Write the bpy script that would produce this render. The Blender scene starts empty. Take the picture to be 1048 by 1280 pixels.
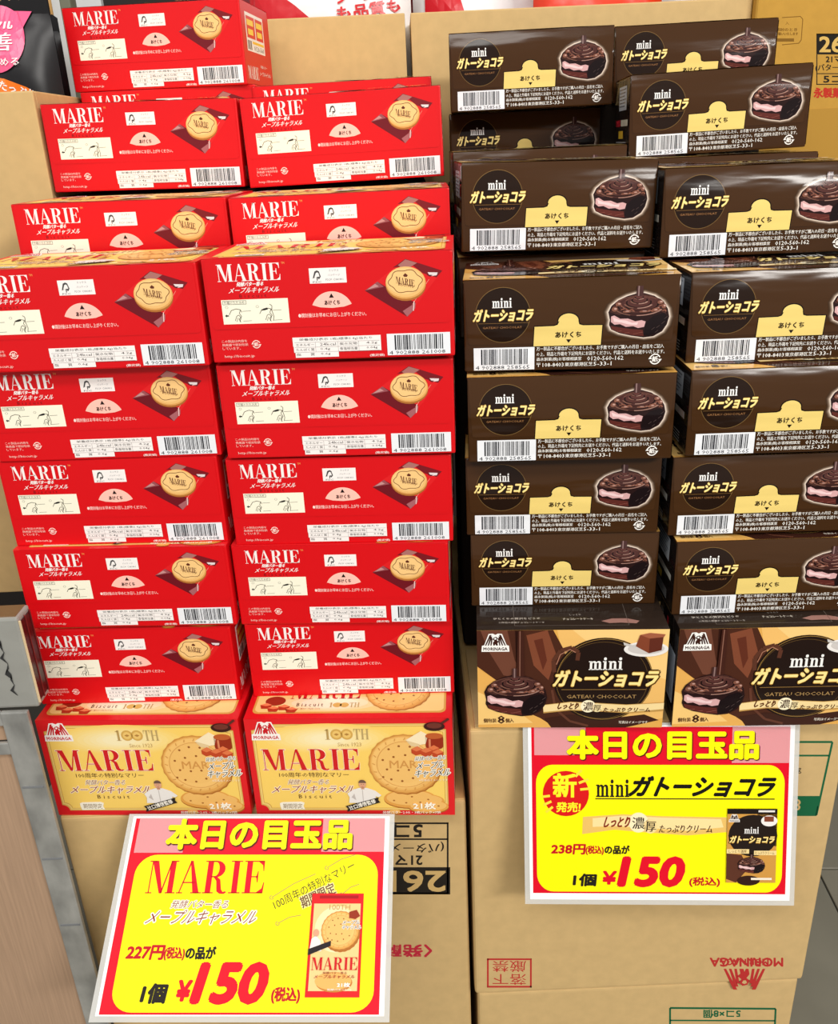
import bpy, bmesh, math, random
from mathutils import Vector, Matrix
C = bpy.context.scene
COL = C.collection
random.seed(7)

# ---------------------------------------------------------------- camera
FPX, PITCH, ROLL, CAMZ = 1082.77, 0.400907, -0.045170, 0.47644
FW = Vector((0, math.cos(PITCH), -math.sin(PITCH)))
_r = Vector((1, 0, 0)); _u = _r.cross(FW)
RT = _r*math.cos(ROLL) + _u*math.sin(ROLL)
UP = -_r*math.sin(ROLL) + _u*math.cos(ROLL)
CP = Vector((0, 0, CAMZ))
cd = bpy.data.cameras.new('camera'); cam = bpy.data.objects.new('camera', cd); COL.objects.link(cam)
cd.sensor_fit = 'HORIZONTAL'; cd.sensor_width = 36; cd.lens = 36*FPX/1048; cd.clip_start = 0.02
cam.matrix_world = Matrix(((RT.x, UP.x, -FW.x, 0), (RT.y, UP.y, -FW.y, 0), (RT.z, UP.z, -FW.z, CAMZ), (0, 0, 0, 1)))
C.camera = cam

def at(x, y, Y):
    """world point seen at photo position (x, y) at distance Y in front of the shelf line"""
    d = FW + RT*((x-524)/FPX) - UP*((y-640)/FPX)
    return CP + d*(Y/d.y)

def at_z(x, y, Z):
    d = FW + RT*((x-524)/FPX) - UP*((y-640)/FPX)
    return CP + d*((Z-CAMZ)/d.z)

# ---------------------------------------------------------------- light
w = bpy.data.worlds.new('world'); C.world = w; w.use_nodes = True
bg = w.node_tree.nodes['Background']; bg.inputs[0].default_value = (1.0, 0.975, 0.94, 1); bg.inputs[1].default_value = 0.60

def area(name, loc, target, sx, sy, power, col=(1, .97, .92)):
    l = bpy.data.lights.new(name, 'AREA'); l.shape = 'RECTANGLE'; l.size = sx; l.size_y = sy; l.energy = power; l.color = col
    o = bpy.data.objects.new(name, l); COL.objects.link(o); o.location = loc
    o.rotation_euler = (Vector(target)-Vector(loc)).to_track_quat('-Z', 'Y').to_euler()
    return o
area('area_lamp', (-0.5, -0.9, 2.1), (-0.1, 0.6, 0.1), 1.6, 0.35, 27)
area('area_lamp', (1.5, -1.7, 1.6), (0.2, 0.6, 0.2), 1.2, 0.2, 54)  # added unseen lamp, low behind the camera, for glare streaks on brown boxes
area('area_lamp', (0.1, 0.9, 2.3), (0, 0.7, 0.0), 1.8, 0.4, 10)
C.view_settings.view_transform = 'Standard'
C.view_settings.look = 'None'
C.view_settings.exposure = 0.0
C.view_settings.gamma = 1.0
C.view_settings.use_curve_mapping = False

# ---------------------------------------------------------------- materials
def lin(c):
    c = c/255.0
    return c/12.92 if c <= .04045 else ((c+.055)/1.055)**2.4
FIN = {'card': (.38, .35, 0, 0), 'film': (.14, .20, .5, .0), 'paper': (.5, .4, 0, 0), 'lam': (.16, .5, .04, 0), 'matte': (.8, .2, 0, 0), 'foil': (.3, .45, .35, 0)}
MATS = {}
def mat(rgb, fin='card', alpha=1.0, noise=None):
    key = (tuple(rgb), fin, alpha, noise)
    if key in MATS: return MATS[key]
    m = bpy.data.materials.new('%s_%02x%02x%02x' % ((fin,)+tuple(int(x) for x in rgb))); m.use_nodes = True
    nt = m.node_tree; b = nt.nodes['Principled BSDF']
    col = (lin(rgb[0]), lin(rgb[1]), lin(rgb[2]), 1)
    b.inputs['Base Color'].default_value = col
    ro, sp, bu, _ = FIN[fin]
    b.inputs['Roughness'].default_value = ro; b.inputs['Specular IOR Level'].default_value = sp
    if alpha < 1: b.inputs['Alpha'].default_value = alpha
    if bu:
        tc = nt.nodes.new('ShaderNodeTexCoord'); oi = nt.nodes.new('ShaderNodeObjectInfo')
        ad = nt.nodes.new('ShaderNodeVectorMath'); ad.operation = 'ADD'
        mp = nt.nodes.new('ShaderNodeMapping')
        mp.inputs['Scale'].default_value = (5, 12, 26) if fin == 'film' else (14, 14, 14)
        ns = nt.nodes.new('ShaderNodeTexNoise'); ns.inputs['Scale'].default_value = 1.6; ns.inputs['Detail'].default_value = 2.5
        bp = nt.nodes.new('ShaderNodeBump'); bp.inputs['Strength'].default_value = bu; bp.inputs['Distance'].default_value = .01
        nt.links.new(tc.outputs['Object'], mp.inputs['Vector'])
        nt.links.new(mp.outputs[0], ad.inputs[0])
        ml = nt.nodes.new('ShaderNodeMath'); ml.operation = 'MULTIPLY'; ml.inputs[1].default_value = 17 
        nt.links.new(oi.outputs['Random'], ml.inputs[0]); nt.links.new(ml.outputs[0], ad.inputs[1])
        nt.links.new(ad.outputs[0], ns.inputs['Vector'])
        if fin == 'film':
            sx = nt.nodes.new('ShaderNodeSeparateXYZ'); nt.links.new(tc.outputs['Object'], sx.inputs[0])
            m1 = nt.nodes.new('ShaderNodeMapRange'); m1.inputs['From Min'].default_value = .030; m1.inputs['From Max'].default_value = .0583; nt.links.new(sx.outputs[2], m1.inputs[0])
            m2 = nt.nodes.new('ShaderNodeMath'); m2.operation = 'POWER'; m2.inputs[1].default_value = 2; nt.links.new(m1.outputs[0], m2.inputs[0])
            m3 = nt.nodes.new('ShaderNodeMath'); m3.operation = 'MULTIPLY_ADD'; m3.inputs[1].default_value = -.0052; nt.links.new(m2.outputs[0], m3.inputs[0])
            m4 = nt.nodes.new('ShaderNodeMath'); m4.operation = 'MULTIPLY'; m4.inputs[1].default_value = .0022; nt.links.new(ns.outputs[0], m4.inputs[0]); nt.links.new(m4.outputs[0], m3.inputs[2])
            nt.links.new(m3.outputs[0], bp.inputs['Height']); bp.inputs['Distance'].default_value = 1.0; bp.inputs['Strength'].default_value = 1.0
        else: nt.links.new(ns.outputs[0], bp.inputs['Height'])
        nt.links.new(bp.outputs[0], b.inputs['Normal'])
    if noise:
        sc, amt, stretch = noise
        tc = nt.nodes.new('ShaderNodeTexCoord'); mp = nt.nodes.new('ShaderNodeMapping'); mp.inputs['Scale'].default_value = stretch
        ns = nt.nodes.new('ShaderNodeTexNoise'); ns.inputs['Scale'].default_value = sc; ns.inputs['Detail'].default_value = 6
        mr = nt.nodes.new('ShaderNodeMapRange'); mr.inputs['From Min'].default_value = .3; mr.inputs['From Max'].default_value = .7
        mr.inputs['To Min'].default_value = 1-amt; mr.inputs['To Max'].default_value = 1+amt
        mx = nt.nodes.new('ShaderNodeVectorMath'); mx.operation = 'SCALE'; mx.inputs[0].default_value = col[:3]
        nt.links.new(tc.outputs['Object'], mp.inputs['Vector']); nt.links.new(mp.outputs[0], ns.inputs['Vector'])
        nt.links.new(ns.outputs[0], mr.inputs[0]); nt.links.new(mr.outputs[0], mx.inputs['Scale'])
        nt.links.new(mx.outputs[0], b.inputs['Base Color'])
        bp = nt.nodes.new('ShaderNodeBump'); bp.inputs['Strength'].default_value = .08; bp.inputs['Distance'].default_value = .002
        nt.links.new(ns.outputs[0], bp.inputs['Height']); nt.links.new(bp.outputs[0], b.inputs['Normal'])
    MATS[key] = m
    return m

# ---------------------------------------------------------------- objects
def tag(o, label=None, cat=None, group=None, kind=None):
    if label: o['label'] = label
    if cat: o['category'] = cat
    if group: o['group'] = group
    if kind: o['kind'] = kind
    return o
def empty(name, loc=(0, 0, 0), rot=(0, 0, 0)):
    o = bpy.data.objects.new(name, None); COL.objects.link(o); o.location = loc; o.rotation_euler = rot
    o.empty_display_size = .02
    return o
def link(name, me, parent=None):
    o = bpy.data.objects.new(name, me); COL.objects.link(o)
    if parent: o.parent = parent
    return o
def mesh_pd(name, verts, faces, mats, mi=None, smooth=False):
    me = bpy.data.meshes.new(name); me.from_pydata([tuple(v) for v in verts], [], faces)
    for m in mats: me.materials.append(m)
    if mi: me.polygons.foreach_set('material_index', mi)
    if smooth: me.polygons.foreach_set('use_smooth', [True]*len(me.polygons))
    me.update()
    return me
def box_mesh(name, a, b, m, bev=0.0, seg=2, noisy=0):
    bm = bmesh.new(); bmesh.ops.create_cube(bm, size=1)
    a = Vector(a); b = Vector(b); c = (a+b)/2; s = b-a
    for v in bm.verts: v.co = Vector((c.x+v.co.x*s.x, c.y+v.co.y*s.y, c.z+v.co.z*s.z))
    if bev: bmesh.ops.bevel(bm, geom=bm.edges[:], offset=bev, segments=seg, affect='EDGES', profile=.6)
    me = bpy.data.meshes.new(name); bm.to_mesh(me); bm.free(); me.materials.append(m)
    return me
def copy_tree(o, parent=None):
    c = o.copy(); COL.objects.link(c)
    if parent: c.parent = parent
    for ch in o.children: copy_tree(ch, c)
    return c

# ---------------------------------------------------------------- lettering
TXT = {}
def text2d(s, bold=0.0, res=2):
    key = (s, bold, res)
    if key in TXT: return TXT[key]
    c = bpy.data.curves.new('t', 'FONT'); c.body = s; c.size = 1; c.resolution_u = res; c.offset = bold
    o = bpy.data.objects.new('t', c); COL.objects.link(o)
    dg = bpy.context.evaluated_depsgraph_get(); me = bpy.data.meshes.new_from_object(o.evaluated_get(dg))
    vs = [(v.co.x, v.co.y) for v in me.vertices]; fs = [tuple(p.vertices) for p in me.polygons]
    bpy.data.objects.remove(o); bpy.data.curves.remove(c); bpy.data.meshes.remove(me)
    x0 = min(v[0] for v in vs); x1 = max(v[0] for v in vs); y0 = min(v[1] for v in vs); y1 = max(v[1] for v in vs)
    vs = [((x-x0)/(x1-x0), (y-y0)/(y1-y0)) for x, y in vs]
    TXT[key] = (vs, fs, (x1-x0)/(y1-y0))
    return TXT[key]
def R(a, b, c, d): return [(a, b), (c, b), (c, d), (a, d)]
def arc(cx, cy, rx, ry, a0, a1, n=10):
    return [(cx+rx*math.cos(math.radians(a0+(a1-a0)*i/n)), cy+ry*math.sin(math.radians(a0+(a1-a0)*i/n))) for i in range(n+1)]
SERIF = {
 'M': (1.22, [R(.10, 0, .145, 1), R(0, 0, .26, .035), R(0, .965, .3, 1), [(.1, 1), (.36, 1), (.68, .05), (.66, 0), (.56, 0)], [(.60, 0), (.66, 0), (.95, .98), (.9, 1)],
        R(.88, 0, 1.1, 1), R(.80, 0, 1.2, .035), R(.9, .965, 1.2, 1)]),
 'A': (1.0, [[(.08, 0), (.13, 0), (.49, .96), (.44, 1)], [(.42, 1), (.53, 1), (.93, 0), (.67, 0)], R(.2, .31, .75, .35), R(0, 0, .25, .035), R(.58, 0, 1.02, .035)]),
 'R': (1.02, [R(.12, 0, .35, 1), R(.02, 0, .46, .035), R(.02, .965, .5, 1), arc(.5, .745, .36, .255, 90, -90)+[(.3, .49), (.3, .53)]+arc(.46, .745, .15, .215, -90, 90)+[(.3, .96), (.3, 1)],
        [(.42, .51), (.55, .51), (.70, .42), (.78, .12), (.86, .04), (.95, .07), (1.0, .03), (.9, -.02), (.72, -.01), (.6, .06), (.54, .38), (.42, .49)]]),
 'I': (.52, [R(.14, 0, .37, 1), R(.02, 0, .49, .035), R(.02, .965, .49, 1)]),
 'E': (.95, [R(.12, 0, .35, 1), R(.02, .965, .84, 1), R(.02, 0, .86, .035), [(.84, 1), (.84, .68), (.81, .68), (.77, .86), (.6, .965), (.6, 1)], [(.89, .34), (.86, .34), (.80, .15), (.6, .035), (.6, 0), (.86, 0)],
        R(.35, .49, .6, .525), [(.62, .68), (.62, .33), (.59, .33), (.55, .47), (.5, .505), (.55, .54), (.59, .68)]]),
 'T': (.95, [R(.36, 0, .59, 1), R(.24, 0, .71, .035), R(.04, .965, .91, 1), [(.04, 1), (.03, .68), (.06, .68), (.12, .88), (.25, 1)], [(.91, 1), (.92, .68), (.89, .68), (.83, .88), (.7, 1)]]),
 'H': (1.1, [R(.12, 0, .34, 1), R(.76, 0, .98, 1), R(.02, 0, .44, .035), R(.02, .965, .44, 1), R(.66, 0, 1.08, .035), R(.66, .965, 1.08, 1), R(.34, .48, .76, .53)]),
 '1': (.5, [R(.16, 0, .34, 1), R(.04, 0, .46, .035), [(.03, .86), (.03, .9), (.16, .93), (.25, 1), (.25, .84)]]),
 'i': (.44, [R(.12, 0, .31, .68), R(.03, 0, .4, .06), R(.03, .63, .25, .69), arc(.215, .88, .12, .11, 0, 360, 10)[:-1]]),
 'n': (.78, [R(.12, 0, .30, .68), R(.03, 0, .39, .06), R(.03, .63, .25, .69), R(.50, 0, .68, .5), R(.42, 0, .77, .06), [(.3, .5), (.3, .6), (.40, .69), (.55, .69), (.66, .61), (.68, .48), (.5, .48), (.46, .58), (.38, .58)]]),
}
SERIF['m'] = (1.16, SERIF['n'][1] + [[(x+.38, y) for x, y in p] for p in SERIF['n'][1][3:]])

class Design:
    """flat print: polygons in (u, v) with v downward, 0..1, turned into one mesh by a mapping onto its surface"""
    def __init__(s, fin='card', asp=1.0): s.p = []; s.fin = fin; s.lay = 0; s.asp = asp; s.res = 3 if fin in ('lam', 'matte') else 1
    def poly(s, pts, col, layer=None, alpha=1.0):
        if layer is None: layer = s.lay
        s.p.append((pts, [tuple(range(len(pts)))], (tuple(col), alpha), layer))
    def rect(s, a, b, c, d, col, layer=None, alpha=1.0): s.poly(R(a, b, c, d), col, layer, alpha)
    def rrect(s, a, b, c, d, ru, rv, col, layer=None, n=6, alpha=1.0):
        s.poly(arc(c-ru, b+rv, ru, rv, -90, 0, n)+arc(c-ru, d-rv, ru, rv, 0, 90, n)+arc(a+ru, d-rv, ru, rv, 90, 180, n)+arc(a+ru, b+rv, ru, rv, 180, 270, n), col, layer, alpha)
    def ell(s, cx, cy, rx, ry, col, layer=None, n=28, alpha=1.0): s.poly(arc(cx, cy, rx, ry, 0, 360, n)[:-1], col, layer, alpha)
    def ring(s, cx, cy, rx, ry, t, col, layer=None, n=36, a0=0, a1=360, tv=None):
        tv = tv or t*ry/rx
        o = arc(cx, cy, rx, ry, a0, a1, n); i = arc(cx, cy, rx-t, ry-tv, a0, a1, n)
        fs = [(k, k+1, n+2+k, n+1+k) for k in range(n)]
        s.p.append((o+i, fs, (tuple(col), 1.0), s.lay if layer is None else layer))
    def line(s, pts, wd, col, layer=None, asp=1.0):
        """stroke; asp = height/width of the surface so that the stroke keeps its width"""
        V = []; F = []
        for k in range(len(pts)-1):
            (x0, y0), (x1, y1) = pts[k], pts[k+1]
            dx = x1-x0; dy = (y1-y0)*asp; l = math.hypot(dx, dy) or 1e-9; nx = -dy/l*wd/2; ny = dx/l*wd/2/asp
            n = len(V); V += [(x0+nx, y0+ny), (x1+nx, y1+ny), (x1-nx, y1-ny), (x0-nx, y0-ny)]; F.append((n, n+1, n+2, n+3))
        s.p.append((V, F, (tuple(col), 1.0), s.lay if layer is None else layer))
    def frame(s, a, b, c, d, t, col, layer=None, asp=1.0):
        tv = t/asp
        for q in ((a, b, c, b+tv), (a, d-tv, c, d), (a, b, a+t, d), (c-t, b, c, d)): s.rect(*q, col, layer)
    def text(s, body, a, b, c, d, col, layer=None, bold=0.0, shear=0.0, res=1, edge=None, flip=False, drop=0.0):
        """body fitted into the rectangle a, b, c, d; shear leans it; drop lets the right end fall; edge = (colour, boldness) of an outline"""
        res = max(res, s.res)
        L = s.lay if layer is None else layer; q = s.asp
        if edge: s.text(body, a, b, c, d, edge[0], L, edge[1]+.02, shear, res, None, flip, drop); L += 1
        ex = bold; vs, fs, _ = text2d(body, 0, res)
        for kk, (du, dv) in enumerate((((0, 0),) if ex < .004 else ((ex, 0), (-ex, 0)) if ex < .022 else ((ex, ex), (ex, -ex), (-ex, ex), (-ex, -ex)) if ex < .05 else ((ex, 0), (-ex, 0), (0, ex), (0, -ex), (ex*.7, ex*.7), (ex*.7, -ex*.7), (-ex*.7, ex*.7), (-ex*.7, -ex*.7)))):
            out = []
            for x, y in vs:
                if flip: x, y = 1-x, 1-y
                out.append((a+(c-a)*x+(shear*(y-.5)+du)*(d-b)*q, d-(d-b)*(y-dv)+drop*x))
            s.p.append((out, fs, (tuple(col), 1.0), L+kk*.11))
    def rtext(s, body, x0, y0, x1, y1, h, col, layer=None, bold=0.0, asp=1.0, edge=None):
        """baseline from x0,y0 to x1,y1"""
        if edge: s.rtext(body, x0, y0, x1, y1, h, edge[0], layer, edge[1], asp)
        vs, fs, _ = text2d(body, 0, s.res); dx = x1-x0; dy = (y1-y0)*asp; l = math.hypot(dx, dy); ux, uy = dx/l, dy/l; hh = h*asp; L = (s.lay if layer is None else layer)+(1 if edge else 0)
        for kk, (p, q) in enumerate(((0, 0),) if bold < .004 else ((bold, bold), (-bold, bold), (bold, -bold), (-bold, -bold))):
            out = []
            for x, y in vs:
                X = l*x+p*hh; Y = y*hh+q*hh; out.append((x0+ux*X+uy*Y, (y0*asp+uy*X-ux*Y)/asp))
            s.p.append((out, fs, (tuple(col), 1.0), L+kk*.11))
    def serif(s, body, a, b, c, d, col, layer=None, grow=0.0, shear=0.0):
        tot = sum(SERIF[ch][0] for ch in body)+.04*(len(body)-1); x = 0; sc = (c-a)/tot; V = []; F = []
        for ch in body:
            for pl in SERIF[ch][1]:
                n = len(V); cx = sum(p[0] for p in pl)/len(pl); cy = sum(p[1] for p in pl)/len(pl)
                for px, py in pl:
                    gx = grow*(1 if px > cx else -1); gy = grow*(1 if py > cy else -1)
                    V.append((a+sc*(x+px+gx+shear*py), d-(d-b)*(py+gy)))
                F.append(tuple(range(n, n+len(pl))))
            x += SERIF[ch][0]+.04
        s.p.append((V, F, (tuple(col), 1.0), s.lay if layer is None else layer))
    def logo(s, a, b, c, d, white, red, layer=None):
        """arched emblem with a small winged figure over the maker's name"""
        L = s.lay if layer is None else layer
        U = lambda x: a+(c-a)*x; V = lambda y: b+(d-b)*y
        P = lambda pts: [(U(x), V(y)) for x, y in pts]
        s.poly(P([(-.03, .70), (.06, .66), (.24, -.06), (.40, -.08), (.5, .0), (.60, -.08), (.76, -.06), (.94, .66), (1.03, .70), (1.05, 1.08), (-.05, 1.08)]), white, L)
        for k in range(3):
            o = .062*k
            s.poly(P([(.09+o*1.7, .68), (.14+o*1.7, .68), (.36+o*.35, .0+.1*k), (.28+o*.5, .0+.1*k)]), red, L+1)
            s.poly(P([(.91-o*1.7, .68), (.86-o*1.7, .68), (.64-o*.35, .0+.1*k), (.72-o*.5, .0+.1*k)]), red, L+1)
        s.poly(P([(.42, .68), (.40, .5), (.46, .38), (.40, .3), (.44, .16), (.54, .12), (.6, .22), (.56, .34), (.64, .44), (.58, .52), (.6, .68), (.52, .68), (.5, .58), (.47, .68)]), red, L+1)
        s.poly(P([(.45, .22), (.5, .18), (.55, .22), (.52, .3), (.47, .3)]), white, L+2)
        s.text('MORINAGA', U(.03), V(.80), U(.97), V(1.0), red, L+1, .03)
    def build(s, name, fn, parent=None, off=0.00005, base=0.00005):
        mats = []; idx = {}; V = []; F = []; MI = []
        for pts, fs, (col, al), layer in s.p:
            k = (col, al)
            if k not in idx: idx[k] = len(mats); mats.append(mat(col, s.fin, al))
            n = len(V); V += [fn(u, v, base+off*layer) for u, v in pts]
            for f in fs: F.append(tuple(n+i for i in f)); MI.append(idx[k])
        # one facing for all polygons, outward
        me = bpy.data.meshes.new(name); me.from_pydata([tuple(v) for v in V], [], F)
        for m in mats: me.materials.append(m)
        me.polygons.foreach_set('material_index', MI)
        me.update()
        nrm = Vector(fn(.5, .5, .001))-Vector(fn(.5, .5, 0))
        bm = bmesh.new(); bm.from_mesh(me)
        bad = [f for f in bm.faces if f.normal.dot(nrm) < 0]
        if bad: bmesh.ops.reverse_faces(bm, faces=bad)
        bm.to_mesh(me); bm.free()
        return link(name, me, parent)

# ---------------------------------------------------------------- printed pictures
def biscuit(D, cx, cy, r, asp, L, holes=True, word=True, squash=1.0):
    rv = r/asp*squash
    pts = []
    for i in range(48):
        a = 2*math.pi*i/48; k = 1+.012*math.cos(i*math.pi)
        pts.append((cx+r*k*math.cos(a), cy+rv*k*math.sin(a)))
    D.poly([(x+.004, y+.012) for x, y in pts], (176, 108, 40), L)
    D.poly(pts, (206, 142, 66), L+1)
    for k, c in enumerate([(226, 166, 84), (236, 182, 100), (243, 194, 114), (240, 190, 110)]):
        f = .965-.05*k-.12*(k > 2)
        D.ell(cx-r*.02*k, cy-rv*.02*k, r*f, rv*f, c, L+2+k)
    if holes:
        D.ring(cx, cy, r*.78, rv*.78, r*.018, (214, 156, 80), L+7)
        for (x, y) in [(-.42, -.52), (-.14, -.62), (.16, -.6), (.42, -.46), (-.6, -.16), (-.3, -.26), (.02, -.32), (.32, -.2), (-.5, .16), (-.2, .2), (.1, .18), (-.4, .5), (-.1, .56), (.2, .46), (.5, .28), (-.62, .42)]:
            D.ell(cx+r*x, cy+rv*y, r*.035, rv*.035, (150, 88, 34), L+7, 8)
        if word: D.text('MAR', cx-r*.42, cy-rv*.14, cx+r*.34, cy+rv*.12, (208, 148, 76), L+7, .01)
        for i in range(20):
            a = 2*math.pi*i/20
            D.line([(cx+r*.82*math.cos(a), cy+rv*.82*math.sin(a)), (cx+r*.9*math.cos(a+.05), cy+rv*.9*math.sin(a+.05))], r*.03, (214, 154, 78), L+7, asp)
def cake(D, a, b, c, d, L, glow=True):
    """chocolate sandwich cake with a swirl of icing"""
    U = lambda x: a+(c-a)*x; V = lambda y: b+(d-b)*y
    out = [(.03, .62), (.0, .46), (.05, .33), (.16, .22), (.30, .14), (.45, .09), (.58, .09), (.74, .15), (.88, .27), (.97, .42), (1.0, .58), (.97, .74), (.9, .88), (.76, .98), (.6, 1.0), (.4, .96), (.2, .9), (.06, .82), (.02, .72)]
    P = lambda pts, k=1.0: [(U(.5+(x-.5)*k), V(.55+(y-.55)*k)) for x, y in pts]
    if glow:
        for k in range(10):
            t = k/9; D.poly(P(out, 1.17-.015*k), (int(62+158*t**1.6), int(42+160*t**1.6), int(26+160*t**1.6)), L+.28*k)
    D.poly(P(out), (40, 22, 22), L+3)
    D.poly(P([(.03, .46), (.07, .34), (.18, .23), (.32, .15), (.5, .1), (.7, .14), (.86, .27), (.95, .42), (.94, .52), (.85, .47), (.72, .52), (.6, .48), (.45, .53), (.3, .48), (.18, .52), (.08, .48)]), (74, 44, 38), L+4)
    D.poly(P([(.05, .74), (.2, .78), (.4, .82), (.58, .84), (.6, .97), (.42, .95), (.22, .89), (.07, .82)]), (92, 42, 36), L+4)
    D.poly(P([(.05, .55), (.10, .53), (.2, .6), (.33, .6), (.45, .66), (.55, .64), (.62, .67), (.6, .78), (.5, .8), (.42, .76), (.3, .77), (.2, .71), (.11, .72), (.05, .66)]), (214, 168, 168), L+4)
    D.poly(P([(.08, .57), (.18, .62), (.3, .64), (.4, .69), (.5, .68), (.48, .74), (.34, .72), (.22, .68), (.1, .66)]), (238, 206, 206), L+5)
    D.poly(P([(.62, .70), (.74, .56), (.92, .5), (.98, .6), (.94, .76), (.84, .9), (.68, .97), (.6, .94)]), (26, 16, 18), L+5)
    W = c-a
    for i, (x, y, rx, ry) in enumerate([(.5, .34, .42, .21), (.54, .315, .33, .165), (.49, .275, .25, .125), (.5, .225, .16, .085), (.49, .17, .09, .05)]):
        D.ell(U(x), V(y), W*rx, (d-b)*ry, (70+5*i, 40+3*i, 36+3*i), L+5+2*i, 20)
        D.ring(U(x), V(y), W*rx, (d-b)*ry, W*.034, (166, 126, 112), L+6+2*i, 12, 25, 95)
        D.ring(U(x), V(y), W*rx, (d-b)*ry, W*.026, (126, 86, 72), L+6+2*i, 12, 110, 165)
        D.ring(U(x), V(y), W*rx*.84, (d-b)*ry*.84, W*.022, (24, 12, 12), L+6+2*i, 14, -20, 200)
        D.ring(U(x), V(y), W*rx*.95, (d-b)*ry*.95, W*.018, (110, 72, 60), L+6+2*i, 10, 200, 320)
    for x, y, w2, h2 in [(.10, .40, .05, .05), (.16, .30, .05, .04), (.9, .36, .04, .05), (.84, .28, .05, .04), (.30, .455, .07, .025), (.58, .46, .08, .02), (.76, .44, .06, .03)]:
        D.ell(U(x), V(y), W*w2, (d-b)*h2, (128, 82, 66), L+15, 10); D.ell(U(x+.012), V(y-.01), W*w2*.5, (d-b)*h2*.4, (190, 150, 138), L+16, 8)
    for x, y in [(.72, .84), (.8, .8), (.88, .72), (.78, .9), (.92, .62)]: D.line([(U(x), V(y)), (U(x+.05), V(y-.05))], W*.012, (78, 62, 60), L+15)
    for x, y in [(.15, .86), (.28, .9), (.42, .92), (.5, .9)]: D.line([(U(x), V(y)), (U(x+.08), V(y-.015))], W*.012, (150, 88, 76), L+15)
    for x, y, l in [(.12, .34, .1), (.2, .42, .12), (.32, .44, .1), (.72, .42, .12), (.82, .36, .1), (.62, .46, .1), (.88, .46, .06)]:
        D.line([(U(x), V(y)), (U(x+l*.6), V(y-.03)), (U(x+l), V(y+.01))], (c-a)*.025, (142, 88, 70), L+15)
    D.poly([(U(.45), V(-.06)), (U(.55), V(-.06)), (U(.56), V(.14)), (U(.44), V(.14))], (70, 44, 42), L+15)
    D.rect(U(.47), V(-.06), U(.49), V(.14), (140, 112, 108), L+16)
def barcode(D, a, b, c, d, digits, L):
    D.rect(a, b, c, d, (236, 238, 242), L)
    rnd = random.Random(5); n = 46; x = a+(c-a)*.12; span = (c-a)*.80; w_ = span/95
    while x < a+(c-a)*.9:
        k = rnd.choice([1, 1, 2, 2, 3]); D.rect(x, b+(d-b)*.07, min(x+w_*k, a+(c-a)*.92), b+(d-b)*.76, (26, 26, 34), L+1); x += w_*(k+rnd.choice([1, 1, 2, 3]))
    D.text(digits, a+(c-a)*.03, b+(d-b)*.80, a+(c-a)*.92, b+(d-b)*.97, (40, 40, 48), L+1)
def recycle(D, cx, cy, r, asp, col, L):
    rv = r/asp
    D.ring(cx, cy, r, rv, r*.22, col, L, 14, 20, 160); D.ring(cx, cy, r, rv, r*.22, col, L, 14, 200, 340)
    D.poly([(cx+r*1.2, cy), (cx+r*.55, cy), (cx+r*.9, cy+rv*.5)], col, L); D.poly([(cx-r*1.2, cy), (cx-r*.55, cy), (cx-r*.9, cy-rv*.5)], col, L)
    D.text('紙', cx-r*.5, cy-rv*.5, cx+r*.5, cy+rv*.5, col, L, .03)

WHITE = (246, 240, 236); RED = (216, 7, 18); GOLD = (238, 204, 108)
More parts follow.
